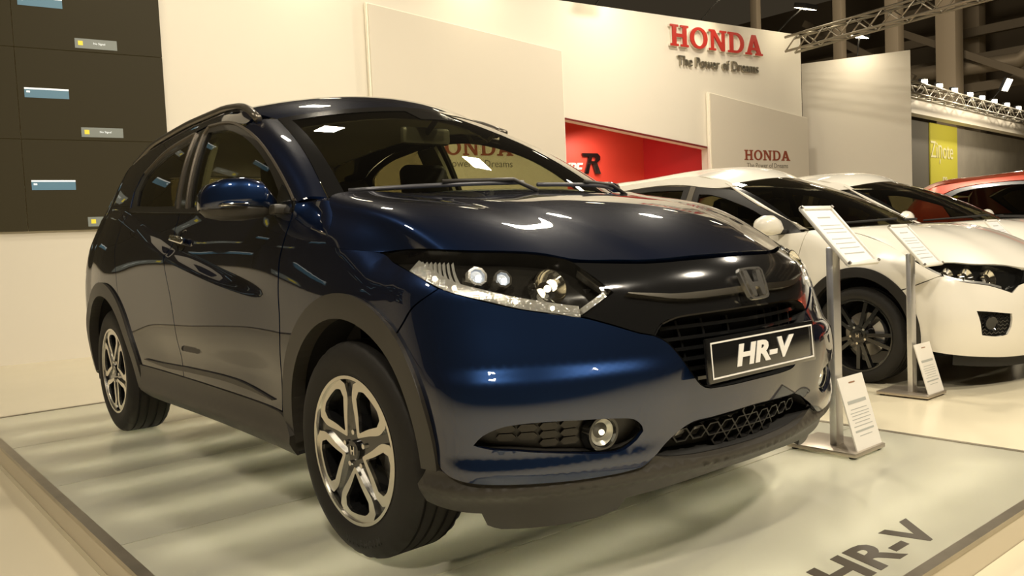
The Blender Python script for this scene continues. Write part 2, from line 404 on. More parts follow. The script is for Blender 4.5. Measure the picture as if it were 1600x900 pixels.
def curve(pts):
    """arc-length spline through 3D points, parameter 0..1"""
    P=np.array(pts,float);t=np.concatenate([[0],np.cumsum(np.linalg.norm(np.diff(P,axis=0),axis=1))]);t/=t[-1];S=Spl(t,P)
    return lambda u:S(np.array(float(u)))
# ---- white hatchback
def feat2(x,z): return .012*np.exp(-(x/.45)**2)*sstep(.85,.65,z)+.012*np.exp(-((x+2.6)/.45)**2)*sstep(.9,.7,z)
def roll2(x,z):
    zt=np.interp(x,[-.8,-.5,-.2,.1,.3],[1.5,.98,.82,.72,.69]);q=np.clip(z-zt,0,.3)
    return 4.5*q*q+sstep(.95,1.4,z)*(.06*np.clip((-1.5-x)/1.5,0,2)**2)
BODY2=Body(W=[(.05,.78),(.15,.83),(.3,.865),(.45,.875),(.6,.877),(.72,.868),(.82,.85),(.92,.825),(1.0,.79),(1.1,.745),(1.2,.695),(1.3,.64),(1.4,.57),(1.5,.48)],
 N=[(.05,.80),(.15,.84),(.3,.885),(.45,.90),(.58,.895),(.68,.855),(.75,.79),(.85,.66),(1.5,.5)],
 Nr=[(.05,-3.3),(.3,-3.45),(.6,-3.5),(.9,-3.45),(1.1,-3.4),(1.3,-3.25),(1.5,-3.1)],
 tf=[(.4,[0,.47,.67,.84,.95,1],[1,.985,.87,.62,.33,0]),(.65,[0,.42,.59,.77,.92,1],[1,.96,.86,.65,.36,0]),(.78,[0,.40,.55,.74,.91,1],[1,.92,.81,.62,.35,0])],
 tr=([0,.45,.7,.88,.97,1],[1,.97,.86,.62,.32,0]),roll=roll2,feat=feat2)
def ws2(y,t):
    y=np.asarray(y,float);t=np.asarray(t,float);a=np.abs(y)
    bx=-.12-.42*a**2.2;bz=.995-.015*a**2;by=.74*y
    tx=-1.12-.16*a**2;tz=1.405-.05*a**2;ty=.56*y
    bul=.035*np.sin(np.pi*t)
    return np.stack([bx+(tx-bx)*t+bul*.4,by+(ty-by)*t,bz+(tz-bz)*t+bul*.85],-1)
RZ2=Spl([-3.3,-3.0,-2.5,-2.0,-1.6,-1.25,-1.1],[1.36,1.41,1.455,1.475,1.475,1.44,1.405])
# ---------------------------------------------------------------- wheels (shared builder)
def wheel_parts(parent,R=.334,hw=.108,rim_r=.226,style='petal',rot=0,letters=False):
    """wheel in its own frame: axle along Y, outside at -Y, outer face near y=-hw"""
    h=hw
    prof=[(rim_r-.004,-h*.9),(rim_r+.01,-h*.98),(R-.05,-h*1.04),(R-.018,-h*.93),(R-.004,-h*.80)]
    for c in (-.62,-.22,.22,.62):
        prof+=[(R,(c-.05)*h),(R-.007,(c-.045)*h),(R-.007,(c+.045)*h),(R,(c+.05)*h)]
    prof+=[(R-.004,h*.80),(R-.010,h*.87),(R-.018,h*.93),(R-.05,h*1.04),(rim_r+.022,h*1.02),(rim_r+.010,h*.98),(rim_r-.004,h*.9)]
    notch=[0]*len(prof);n=len(prof)
    for i in (3,4,n-7,n-6): notch[i]=.004
    tyre=lathe('tyre',prof,RUBBER,parent,seg=108,notch=notch)
    lathe('wheel_barrel',[(rim_r+.002,h*.93),(rim_r-.008,h*.90),(rim_r-.02,h*.6),(rim_r-.03,-h*.8)],RIMB,tyre,seg=60)
    lathe('rim_lip',[(rim_r+.004,h*.90),(rim_r+.004,h*.985),(rim_r-.006,h*.985),(rim_r-.008,h*.86)],SILVER if style=='petal' else RIMB,tyre,seg=72)
    lathe('brake_disc',[(.0,.0),(.145,.0),(.145,-.02),(0,-.02)],STEEL,tyre,seg=40)
    cal=arc(0,0,.158,-32,38,8)+arc(0,0,.095,38,-32,8)
    Mo=frame((0,-.004,0),(1,0,0),(0,0,1))
    polyext('brake_caliper',[cal],.045,Mo,ALU,tyre)
    pol=lambda r,a:(r*math.cos(math.radians(a)),r*math.sin(math.radians(a)))
    if style=='petal':
        wins=[];sil=[]
        for k in range(5):
            a=rot+72*k
            w=[pol(.072,a-2),pol(.115,a-15),pol(.165,a-23),pol(.190,a-20),pol(.199,a-12),pol(.199,a+12),pol(.190,a+20),pol(.165,a+23),pol(.115,a+15),pol(.072,a+2)]
            o=[pol(.052,a-3),pol(.105,a-24),pol(.165,a-31.5),pol(.205,a-29),pol(.2245,a-21)]+[pol(.2245,a+q) for q in (-14,-7,0,7,14)]+[pol(.2245,a+21),pol(.205,a+29),pol(.165,a+31.5),pol(.105,a+24),pol(.052,a+3)]
            wins.append(smooth_loop(w,.012));sil.append((smooth_loop(o,.012),wins[-1]))
        disc=polyext('wheel_spokes',[arc(0,0,.221,0,355,71)]+wins,.035,frame((0,-h*.50,0),(1,0,0),(0,0,1)),RIMB,tyre)
        for o,w in sil: polyext('machined_face',[o,w],.012,frame((0,-h*.50-.034,0),(1,0,0),(0,0,1)),SILVER,tyre)
        cap=-h*.5-.040
    else:
        bmv=[]
        for k in range(10):
            a=rot+36*k+(7 if k%2 else -7);w=[pol(.05,a-14),pol(.225,a-3.2),pol(.225,a+3.2),pol(.05,a+14)]
            polyext('wheel_spoke',[w],.03,frame((0,-h*.62,0),(1,0,0),(0,0,1)),RIMB,tyre)
        lathe('wheel_hub',[(.0,h*.62+.03),(.06,h*.62+.03),(.07,h*.5),(.07,0)],RIMB,tyre,seg=30);cap=-h*.62-.03
    lathe('centre_cap',[(0,-cap+.008),(.028,-cap+.008),(.031,-cap+.004),(.031,-cap-.02)],GLOSSB,tyre,seg=28)
    hl=[(-.012,.013),(-.007,.013),(-.005,.002),(.005,.002),(.007,.013),(.012,.013),(.0095,-.013),(.0045,-.013),(.0035,-.003),(-.0035,-.003),(-.0045,-.013),(-.0095,-.013)]
    polyext('cap_emblem',[hl],.003,frame((0,cap-.008,0),(1,0,0),(0,0,1)),CHROME,tyre)
    for k in range(5):
        x,z=pol(.055,rot+36+72*k);cyl('wheel_nut',(x,cap+.02,z),(x,cap-.004,z),.0085,CHROME,tyre,seg=6)
    if letters:
        for i,ch in enumerate('MICHELIN'):
            a=math.radians(-62-i*5.2);r=.283
            o=Vector((r*math.cos(a),-h*1.02-.001,r*math.sin(a)));out=Vector((math.cos(a),0,math.sin(a)));tan=Vector((math.sin(a),0,-math.cos(a)))
            text('tyre_letter',ch,.030,frame(o,-tan,-out) if False else frame(o,tan*-1,out*-1),mat('tyre_letter_black',(.012,.011,.010),.5),tyre,ext=.0012,bold=.0006)
    return tyre
def place_wheel(parent,x,side,y,R,steer=0,**kw):
    w=wheel_parts(parent,R=R,**kw);w.location=(x,-y*side,R)
    w.rotation_euler=(0,0,steer if side==1 else math.pi+steer)
    return w
# ---------------------------------------------------------------- blue crossover
def slab_letters(word,h,gap=.09):
    """slab serif capitals as lists of loops, cap height h"""
    s=h;sw=.17*s;se=.10*s
    def H(): 
        w=.92*s
        return [[(0,0),(.40*s,0),(.40*s,se),(.29*s,se),(.29*s,.43*s),(w-.29*s,.43*s),(w-.29*s,se),(w-.40*s,se),(w-.40*s,0),(w,0),(w,se),(w-.10*s,se),(w-.10*s,s-se),(w,s-se),(w,s),(w-.40*s,s),(w-.40*s,s-se),(w-.29*s,s-se),(w-.29*s,.59*s),(.29*s,.59*s),(.29*s,s-se),(.40*s,s-se),(.40*s,s),(0,s),(0,s-se),(.10*s,s-se),(.10*s,se),(0,se)]],w
    def O():
        w=.92*s;e=lambda rx,ry:[(w/2+rx*math.cos(t*math.pi/16),s/2+ry*math.sin(t*math.pi/16)) for t in range(32)]
        return [e(w/2,s*.515),e(w/2-.2*s,s*.515-.13*s)],w
    def N():
        w=.95*s
        return [[(0,0),(.36*s,0),(.36*s,se),(.25*s,se),(.25*s,.72*s),(.68*s,0),(w-.1*s,0),(w-.1*s,s-se),(w,s-se),(w,s),(w-.36*s,s),(w-.36*s,s-se),(w-.25*s,s-se),(w-.25*s,.33*s),(.30*s,s),(0,s),(0,s-se),(.11*s,s-se),(.11*s,se),(0,se)]],w
    def D():
        w=.90*s;a=[(w-.44*s+.44*s*math.cos(t),s/2+.5*s*math.sin(t)) for t in np.linspace(-math.pi/2,math.pi/2,14)];b=[(w-.46*s+.27*s*math.cos(t),s/2+.38*s*math.sin(t)) for t in np.linspace(-math.pi/2,math.pi/2,12)]
        return [[(0,0)]+a+[(0,s),(0,s-se),(.10*s,s-se),(.10*s,se),(0,se)],[(.29*s,.12*s)]+b+[(.29*s,.88*s)]],w
    def A():
        w=1.0*s
        return [[(0,0),(.36*s,0),(.36*s,se),(.28*s,se),(.33*s,.24*s),(.62*s,.24*s),(.67*s,se),(.58*s,se),(.58*s,0),(w,0),(w,se),(.90*s,se),(.60*s,s),(.38*s,s),(.10*s,se),(0,se)],[(.385*s,.37*s),(.48*s,.72*s),(.57*s,.37*s)]],w
    out=[];x=0
    for ch in word:
        L,w=dict(H=H,O=O,N=N,D=D,A=A)[ch]();out.append([[(a+x,b) for a,b in q] for q in L]);x+=w+gap*h
    x-=gap*h
    return [[[(a-x/2,b-h/2) for a,b in q] for q in L] for L in out],x
def emblem(name,M,s,m,parent):
    """H in a rounded trapezoid ring, height s"""
    o=smooth_loop([(-.62*s,.40*s),(-.52*s,.5*s),(.52*s,.5*s),(.62*s,.40*s),(.50*s,-.42*s),(.40*s,-.5*s),(-.40*s,-.5*s),(-.50*s,-.42*s)],.01,corner=80)
    i=smooth_loop([(-.55*s,.37*s),(-.48*s,.44*s),(.48*s,.44*s),(.55*s,.37*s),(.44*s,-.38*s),(.36*s,-.44*s),(-.36*s,-.44*s),(-.44*s,-.38*s)],.01,corner=80)
    e=polyext(name,[o,i],.012,M,m,parent)
    hl=[(-.46*s,.42*s),(-.24*s,.42*s),(-.15*s,.03*s),(.15*s,.03*s),(.24*s,.42*s),(.46*s,.42*s),(.33*s,-.42*s),(.15*s,-.42*s),(.11*s,-.13*s),(-.11*s,-.13*s),(-.15*s,-.42*s),(-.33*s,-.42*s)]
    polyext('emblem_letter',[hl],.014,M,m,e);return e
def seat(parent,x,y,m=SEAT):
    c=box('seat_cushion',(x,y,.52),(.50,.50,.16),m,parent,bev=.05,seg=3)
    b=box('seat_back',(x-.30,y,.85),(.13,.48,.62),m,parent,bev=.055,seg=4,rot=Matrix.Rotation(-.22,4,'Y'))
    box('headrest',(x-.40,y,1.255),(.10,.27,.20),m,parent,bev=.045,seg=4,rot=Matrix.Rotation(-.12,4,'Y'))
    for d in (-.06,.06): cyl('headrest_post',(x-.385,y+d,1.12),(x-.395,y+d,1.2),.007,CHROME,parent,seg=8)
def build_blue():
    K=Skin(BODY);sc=K.sc
    car=thing('crossover_car','dark blue crossover with grey lower cladding and roof rails, parked on the glass display platform','car')
    L=lambda s,z:K.PN(np.array(s,float),np.array(z,float))[0]
    HEAD=[(0.127,0.929),(0.185,0.936),(0.354,0.933),(0.594,0.924),(0.766,0.917),(0.893,0.905),(0.974,0.888),(1.038,0.844),(1.085,0.802),(1.032,0.772),(0.977,0.744),(0.911,0.756),(0.792,0.776),(0.666,0.804),(0.558,0.827),(0.397,0.864),(0.224,0.902)]
    TOP=[(0.974,0.888),(1.106,0.882),(1.224,0.876),(1.342,0.878),(sc,.880)]
    FOG=[(0.604,0.44),(0.629,0.465),(0.683,0.487),(0.768,0.493),(0.889,0.488),(0.982,0.481),(1.033,0.472),(1.059,0.451),(1.064,0.436),(1.045,0.414),(1.007,0.395),(0.968,0.391),(0.874,0.401),(0.768,0.414),(0.701,0.424),(0.645,0.429)]
    mir=lambda q:[(2*sc-s,z) for s,z in reversed(q)]
    g=.0035
    # --- bumper
    half=[(sc,.517),(1.301,.517),(1.265,.531),(1.233,.574),(1.189,.653),(1.156,.678),(1.118,.688),(1.055,.713),(.977,.740),(.911,.752),(.792,.772),(.666,.800),(.558,.823),(.516,.832),(.493+g,.824),(.388+g,.781),(.345+g,.746),(.30,.706)]+arc(0,.334,.478,50,6,14)+[(.50,.362),(.583,.346),(.756,.338),(.938,.335),(1.058,.342),(1.096,.36),(1.144,.389),(1.238,.429),(1.314,.434),(1.413,.439),(sc,.442)]
    def bump_off(s,z):
        q=s if s<sc else 2*sc-s;k=float(sstep(.42,.62,q)*sstep(1.25,1.05,q))
        return k*(.016*float(sstep(.635,.580,z))+.012*float(sstep(.415,.362,z)))
    K.panel('front_bumper',[K.mirror_loop(half),FOG,mir(FOG)],BLUE,car,sides=(1,),step=.015,grid=.015,offn=bump_off)
    # crease lip along the bumper corner
    # --- fender
    HOODE=[(-.21,1.105),(-.155,1.055),(-.13,1.0),(-.135,.962),(-.03,.947),(.127,.931)]
    fend=[(-.434,1.112)]+HOODE+[(.224,.900),(.397,.862),(.508,.833),(.486,.824),(.380,.781),(.338,.746),(.292,.708)]+arc(0,.334,.478,53,180,30)+[(-.50,.36),(-.488,.484),(-.455,.712),(-.461,.821),(-.460,.917),(-.445,.963),(-.430,1.035)]
    K.panel('fender',[fend],BLUE,car)
    # --- doors, quarter
    dF=[(-.434,1.035),(-.451,.963),(-.466,.917),(-.467,.821),(-.461,.712),(-.494,.484),(-.512,.385)]
    dR=[(-1.66,1.143),(-1.69,1.064),(-1.64,.926),(-1.545,.757),(-1.515,.629),(-1.53,.53),(-1.525,.405)]
    ZC=lambda x:float(np.interp(x,[-3.2,-2.6,-2.2,-1.6,-1.,-.45],[1.22,1.18,1.10,.955,.855,.775]))
    rows=[(x,ZC(x)+dz) for x in np.arange(-2.95,-.5,.02) for dz in (-.045,-.034,-.024,-.012,0,.012,.022,.031,.042)];near=lambda x,z:x<-.5 and abs(z-ZC(x))<.055
    K.panel('front_door',[[(a-g,b) for a,b in dF]+[(-.54,.385),(-.855,.398),(-1.311,.408)]+[(a+g,b) for a,b in dR[::-1]]+[(-1.417,1.128),(-.9,1.102),(-.596,1.085),(-.44,1.078)]],BLUE,car,grid=.022,extra=rows,skip=near)
    rq=arc(-2.61,.334,.482,12,52,12)
    K.panel('rear_door',[[(a-g,b) for a,b in dR]+[(-1.709,.41),(-2.1,.415)]+rq+[(-2.36,.85),(-2.46,1.0),(-2.50,1.190),(-2.0,1.160)]],BLUE,car,grid=.022,extra=rows,skip=near)
    quart=[(-1.10,1.478),(-1.342,1.522),(-1.633,1.538),(-1.794,1.526),(-2.169,1.484),(-2.46,1.392),(-2.53,1.30),(-2.505,1.194),(-2.466,1.0),(-2.366,.85)]+arc(-2.61,.334,.482,53,162,24)+[(-3.12,.50),(-3.10,.70),(-3.05,.86),(-3.08,1.02),(-3.10,1.16),(-3.13,1.28),(-3.10,1.41),(-3.0,1.445),(-2.85,1.478),(-2.5,1.535),(-2,1.572),(-1.5,1.575),(-1.2,1.545),(-1.03,1.503)]
    K.panel('quarter_panel',[quart],BLUE,car,extra=rows,skip=near)
    # --- rear end
    rb=[(-3.12-g*2,.50),(-3.06,.34),(-3.3,.27),(-3.7,.26),(K.sr,.26)];rt=[(K.sr,.72),(-3.6,.72),(-3.25,.70),(-3.105-g,.70)]
    full=rb+[(2*K.sr-a,b) for a,b in rb[::-1][1:]]+[(2*K.sr-a,b) for a,b in rt[::-1]]+rt[1:]
    K.panel('rear_bumper',[full],BLUE,car,sides=(1,),step=.03,grid=.06)
    rc=[(-3.09,.40),(-3.3,.42),(-3.7,.42),(K.sr,.42)];rd=[(K.sr,.24),(-3.7,.24),(-3.3,.25),(-3.05,.30)]
    K.panel('rear_cladding',[rc+[(2*K.sr-a,b) for a,b in rc[::-1][1:]]+[(2*K.sr-a,b) for a,b in rd[::-1]]+rd[1:]],PLASTIC,car,sides=(1,),off=.012,thick=.04,step=.04,grid=.08)
    tg=[(-3.36,.725),(-3.42,1.0),(-3.40,1.12)];tgl=[(K.sr,.725)]+tg+[(K.sr,1.12)]
    K.panel('tailgate',[tg[:1]+tg[1:]+[(2*K.sr-a,b) for a,b in tg[::-1]]],BLUE,car,sides=(1,),step=.03,grid=.06)
    K.panel('tail_lamp',[[(-3.06,.865),(-3.35,.86),(-3.41,1.0),(-3.39,1.11),(-3.11,1.15),(-3.085,1.02)]],mat('red_lamp_lens',(.20,.012,.008),.1,0,1),car,grid=.06)
    rg=[(-3.13,1.16),(-3.39,1.125)];rw=rg+[(2*K.sr-a,b) for a,b in rg[::-1]]+[(2*K.sr+3.13,1.40),(K.sr,1.43),(-3.13,1.40)]
    K.panel('rear_window',[rw],PRIV,car,sides=(1,),step=.03,grid=.06)
    # --- dark inner shell behind the shut lines
    sh=[(-.40,.33),(-.5,.33),(-2.1,.33)]+arc(-2.61,.334,.50,0,170,24)+[(-3.12,.6),(-3.1,1.15),(-2.55,1.17),(-1.6,1.12),(-.5,1.07),(-.25,1.04),(-.15,.93),(.05,.90)]+arc(0,.334,.50,70,180,20)
    K.panel('inner_shell',[sh],DARK,car,off=-.035,thick=.01,grid=.08)
    # --- cladding
    for cx,r0,r1 in ((0,.405,.480),(-2.61,.412,.484)):
        a0,a1=(3,186) if cx==0 else (-6,184)
        ring=arc(cx,.334,r1,a0,a1,40)+arc(cx,.334,r0,a1,a0,40)
        K.panel('wheel_arch_cladding',[ring],PLASTIC,car,off=.013,thick=.05,smooth=False,grid=.04)
        v=[];f=[]
        n=30
        for i in range(n+1):
            t=math.radians(-12+204*i/n)
            for y in (-.845,-.50): v.append((cx+.425*math.cos(t),y,.334+.425*math.sin(t)))
        for i in range(n): f.append((2*i,2*i+1,2*i+3,2*i+2))
        k=len(v);v+=[(cx+.425*math.cos(math.radians(a)),-.50,.334+.425*math.sin(math.radians(a))) for a in range(-12,193,6)];f.append(tuple(range(k,len(v))))
        for sd in (1,-1): mk('wheel_arch_liner',[(x,y*sd,z) for x,y,z in v],f,LINER,car)
    sill=[(-.47,.362),(-.539,.383),(-.855,.396),(-1.311,.405),(-1.709,.408),(-2.12,.412),(-2.10,.30),(-1.95,.272),(-1.2,.272),(-.6,.255),(-.42,.245),(-.405,.32)]
    K.panel('sill_cladding',[sill],PLASTIC,car,offn=lambda s,z:.006+.03*max(0,math.exp(-((z-.30)/.05)**2)),thick=.06)
    K.strip('door_moulding',[(-.58,.418),(-.95,.448),(-1.4,.448),(-1.75,.44),(-2.02,.448)],.020,PLASTIC,car,off=.010,thick=.012,taper=True)
    ch=[(sc,.330),(1.354,.331),(1.253,.334),(1.159,.344),(1.10,.357),(1.058,.340),(.938,.333),(.756,.336),(.583,.344),(.50,.360),(.43,.36),(.40,.30),(.404,.262),(.547,.255),(.755,.25),(.943,.246),(1.081,.252),(1.23,.262),(1.364,.272),(sc,.274)]
    K.panel('bumper_cladding',[K.mirror_loop(ch)],PLASTIC,car,sides=(1,),offn=lambda s,z:.010+.022*math.exp(-((z-.315)/.022)**2),thick=.05,grid=.02)
    ad=[(.60,.262),(.72,.258),(.95,.250),(1.06,.254),(1.02,.205),(.93,.190),(.66,.192),(.62,.205)]
    K.panel('air_dam',[ad],PLASTIC,car,off=-.008,thick=.03)
    # --- lower grille with honeycomb, fog lamps
    lg=[(1.100,.362),(1.144,.387),(1.238,.427),(1.314,.432),(1.413,.437),(sc,.440)]+[(sc,.332),(1.354,.333),(1.253,.336),(1.159,.346)]
    lgf=[(sc,.332),(1.354,.333),(1.253,.336),(1.159,.346),(1.10,.362),(1.144,.387),(1.238,.427),(1.314,.432),(1.413,.437),(sc,.440)]
    LG=K.panel('lower_grille',[K.mirror_loop(lgf)],DARK,car,sides=(1,),off=-.055,thick=-.055)[0]
    hexes=[]
    for r in range(3):
        for c in range(-8,9):
            s0=sc+(c+.5*(r%2))*.062;z0=.352+r*.034
            hx=[(s0+.034*math.cos(math.radians(60*q)),z0+.022*math.sin(math.radians(60*q))) for q in range(6)]
            if all(inside(q,[K.mirror_loop(lgf)]) for q in hx): hexes.append(hx)
    for hx in hexes:
        c=np.mean(hx,axis=0);K.panel('grille_cell',[hx,[tuple(c+(np.array(q)-c)*.82) for q in hx]],mat('black_honeycomb',(.012,.011,.010),.45),LG,sides=(1,),off=-.02,thick=.02,smooth=False,grid=9)
    K.strip('intake_bar',[(1.16,.375),(1.3,.392),(sc,.40),(2*sc-1.3,.392),(2*sc-1.16,.375)],.012,ALU,LG,sides=(1,),off=-.04,thick=.01)
    for sd in (1,-1):
        fz=K.panel('fog_lamp_bezel',[FOG],mat('black_bezel',(.022,.020,.017),.4),car,sides=(sd,),off=-.022,thick=-.022)[0]
        for c in range(4):
            for r in range(3):
                s0=.685+c*.058;z0=.427+r*.022
                q=[(s0-.026,z0),(s0-.016,z0+.0095),(s0+.018,z0+.0095),(s0+.028,z0),(s0+.018,z0-.0095),(s0-.016,z0-.0095)]
                if all(inside(p_,[FOG]) for p_ in q): K.panel('bezel_cell',[q],PLASTIC,fz,sides=(sd,),off=-.012,thick=.008,smooth=False,grid=9)
        P,N=K.PN(np.array(.951),np.array(.440));P=Vector(P);N=Vector(N)
        ax=(N*.75+Vector((1,0,0))*.6).normalized()
        if sd==-1: P.y*=-1;ax.y*=-1
        fo=bpy.data.objects.new('fog_lamp',None);link(fo,fz)
        X=ax.orthogonal().normalized();Mf=frame(P-ax*.01,X,ax.cross(X))
        def lz(nm,prof,m_):
            o=lathe(nm,prof,m_,fz,seg=32);o.data.transform(Mf@Matrix.Rotation(math.radians(-90),4,'X')@Matrix.Identity(4));return o
        bpy.data.objects.remove(fo)
        lz('fog_lamp_ring',[(.036,.0),(.040,.012),(.047,.012),(.056,-.012)],GLOSSB)
        lz('fog_lamp_bowl',[(.0,-.02),(.02,-.014),(.036,.004)],mat('lit_reflector',(.8,.78,.7),.25,.6,emit=(1,.9,.65),es=.03),)
        lz('fog_lamp_lens',[(.0,.012),(.02,.010),(.036,.004)],LENS)
        bm=bmesh.new();bmesh.ops.create_icosphere(bm,subdivisions=2,radius=.008);bmesh.ops.translate(bm,vec=P-ax*.008,verts=bm.verts);bmo('fog_lamp_bulb',bm,mat('lamp_glow',(1,1,1),.3,emit=(1,.88,.62),es=3),fz,smooth=True)
    # --- upper grille, plate, emblem
    ug=[(sc,.733),(1.409,.731),(1.323,.729),(1.238,.724),(1.19,.711),(1.158,.683),(1.118,.693),(1.055,.719),(.980,.746),(1.034,.774),(1.088,.802),(1.041,.846),(.979,.886)]+[(a,b-.004) for a,b in TOP[1:]]
    UG=K.panel('grille_surround',[K.mirror_loop(ug)],GLOSSB,car,sides=(1,),off=-.004,thick=.03,grid=.03)[0]
    gr=[(sc,.519),(1.301,.519),(1.268,.533),(1.236,.576),(1.192,.655),(1.160,.681),(1.192,.709),(1.238,.722),(1.323,.727),(1.409,.729),(sc,.731)]
    G=K.panel('grille',[K.mirror_loop(gr)],DARK,car,sides=(1,),off=-.06,thick=-.06)[0]
    for i,z in enumerate((.545,.575,.605,.635,.665,.697)):
        s0=1.19+max(0,(.66-z))*.75;K.strip('grille_bar',[(s0,z),(1.35,z),(sc,z),(2*sc-1.35,z),(2*sc-s0,z)],.010,GLOSSB,G,sides=(1,),off=-.022,thick=.03)
    for s0 in (1.25,1.33,1.42,2*sc-1.42,2*sc-1.33,2*sc-1.25): K.strip('grille_post',[(s0,.54),(s0,.63),(s0,.715)],.007,GLOSSB,G,sides=(1,),off=-.03,thick=.02)
    K.strip('grille_chrome_bar',[(1.120,.795),(1.189,.785),(1.26,.776),(1.359,.776),(sc,.780),(2*sc-1.359,.776),(2*sc-1.26,.776),(2*sc-1.189,.785),(2*sc-1.12,.795)],.017,mat('dark_chrome',(.60,.56,.46),.22,1),UG,sides=(1,),off=.010,thick=.016,taper=True)
    K.strip('grille_trim_line',[(1.192,.709),(1.238,.722),(1.323,.727),(1.409,.729),(sc,.731),(2*sc-1.409,.729),(2*sc-1.323,.727),(2*sc-1.238,.722),(2*sc-1.192,.709)],.004,CHROME,UG,sides=(1,),off=.0,thick=.006)
    P=Vector(L(sc-1e-4,.788));N=Vector(K.PN(np.array(sc-.003),np.array(.788))[1]);N.y=0;N.normalize()
    up=Vector((0,1,0)).cross(N)*-1
    if up.z<0: up=-up
    emblem('emblem',frame(P+N*.012,(0,1,0),up),.094,SATIN,UG)
    px=.872;tilt=Matrix.Rotation(math.radians(-4),4,'Y')
    pl=box('number_plate',(px+.004,0,.602),(.012,.535,.122),GLOSSB,car,bev=.003,rot=tilt)
    MP=frame((px+.0112,0,.602),(0,1,0),Vector((-math.sin(math.radians(4)),0,math.cos(math.radians(4)))))
    fr=lambda a,b,r:smooth_loop([(-a,-b),(a,-b),(a,b),(-a,b)],.5)
    polyext('plate_border',[fr(.254,.050,0),fr(.2495,.0455,0)],.001,MP,mat('white_print',(.85,.83,.78),.4),pl)
    text('plate_lettering','HR-V',.080,MP@Matrix.Translation((-.01,-.002,0)),MATS['white_print'],pl,ext=.001,shear=.22,bold=.0032,sx=1.5)
    # --- head lamps
    for sd in (1,-1):
        hd=K.panel('headlight',[HEAD],mat('headlight_housing',(.014,.013,.011),.22,0,.5),car,sides=(sd,),off=-.05,thick=-.046)[0]
        K.panel('headlight_lens',[HEAD],LENS,hd,sides=(sd,),off=-.001,thick=.002)
        led=mat('running_light',(.85,.82,.72),.15,.8,emit=(1,.86,.58),es=.12,noise=.5,nscale=120,bump=1,bscale=160)
        K.strip('running_light_strip',[(.30,.903),(.42,.876),(.57,.841),(.69,.818),(.80,.792),(.91,.771),(.978,.760)],.030,led,hd,sides=(sd,),off=-.014,thick=.02)
        for i in range(9): K.strip('running_light_rib',[(.285+.026*i,.918-.0008*i),(.315+.030*i,.903-.004*i),(.36+.034*i,.886-.0075*i)],.007,led,hd,sides=(sd,),off=-.022,thick=.012)
        K.strip('running_light_return',[(.985,.761),(1.03,.783),(1.066,.802)],.014,led,hd,sides=(sd,),off=-.014,thick=.02)
        K.strip('headlight_chrome_edge',[(.995,.872),(1.045,.832),(1.078,.803)],.008,CHROME,hd,sides=(sd,),off=-.012,thick=.02)
        for q in (.46,.57,.68,.79,.90):
            z=float(np.interp(q,[.42,.57,.69,.80,.91],[.876,.841,.818,.792,.771]));P,N=K.PN(np.array(q),np.array(z));P=Vector(P-N*.012)
            if sd==-1:P.y*=-1
            bm=bmesh.new();bmesh.ops.create_icosphere(bm,subdivisions=1,radius=.007);bmesh.ops.translate(bm,vec=P,verts=bm.verts);bmo('running_light_diode',bm,MATS['lamp_glow'],hd,smooth=True)
        for s0,z0,r in ((.635,.872,.026),(.735,.862,.024),(.905,.838,.046)):
            P,N=K.PN(np.array(s0),np.array(z0));P=Vector(P-N*.022);ax=Vector(N)*.6+Vector((1,0,0))*.7;ax.normalize()
            if sd==-1:P.y*=-1;ax.y*=-1
            X=ax.orthogonal().normalized();Mf=frame(P,X,ax.cross(X))@Matrix.Rotation(math.radians(-90),4,'X')
            big=r>.04
            o=lathe('reflector_bowl' if big else 'projector_ring',[(.0,-.03),(r*.5,-.025),(r*.9,-.004),(r,.008),(r*1.06,.008),(r*1.08,-.03)] if big else [(r*.8,.0),(r*.82,.014),(r*1.1,.014),(r*1.15,-.03)],CHROME,hd,seg=8 if not big else 28);o.data.transform(Mf)
            bm=bmesh.new();bmesh.ops.create_icosphere(bm,subdivisions=3,radius=r*.8 if not big else .010);bmesh.ops.translate(bm,vec=P-ax*(.004 if not big else .012),verts=bm.verts)
            bmo('projector_lens' if not big else 'headlight_bulb',bm,mat('projector_glass',(.75,.78,.85),.05,.3,1,emit=(.75,.85,1),es=.35) if not big else MATS['lamp_glow'],hd,smooth=True)
            if not big:
                bm=bmesh.new();bmesh.ops.create_icosphere(bm,subdivisions=2,radius=r*.34);bmesh.ops.translate(bm,vec=P+ax*r*.55-Vector((0,0,r*.25)),verts=bm.verts);bmo('projector_glow',bm,mat('led_glow',(1,1,1),.3,emit=(.8,.9,1),es=7),hd,smooth=True)
    # --- bonnet
    hp=[tuple(L(s,z)) for s,z in HOODE[:1]+HOODE[1:]]
    fe=[tuple(L(s,z+.004)) for s,z in [(.127,.929),(.25,.9355),(.354,.933),(.48,.928),(.594,.924),(.68,.921),(.766,.917),(.893,.905),(.974,.890)]+TOP[1:]]
    mr=lambda q:(q[0],-q[1],q[2])
    hs=hp[3:];c0=curve(hs);c1=curve([mr(q) for q in hs]);front=curve(fe+[mr(q) for q in fe[::-1][1:]])
    rear=curve([hp[0],(-.17,-.5,1.128),(-.12,-.25,1.136),(-.10,0,1.138),(-.12,.25,1.136),(-.17,.5,1.128),mr(hp[0])])
    rearb=curve(hp[:4][::-1]+[(-.17,-.5,1.128),(-.12,-.25,1.136),(-.10,0,1.138),(-.12,.25,1.136),(-.17,.5,1.128)]+[mr(q) for q in hp[:4]])
    GB=coons(c0,c1,rearb,front,46,80);u_=np.linspace(0,1,47)[:,None];v_=np.linspace(0,1,81)[None];vs=np.minimum(v_,1-v_)
    GB[:,:,2]+=.050*np.sin(np.pi*u_**1.35)*(1-(1-2*vs)**6)+.010*sstep(-.02,.035,vs-(.21+.15*u_))*np.sin(np.pi*np.clip(u_*.97,0,1))**.6
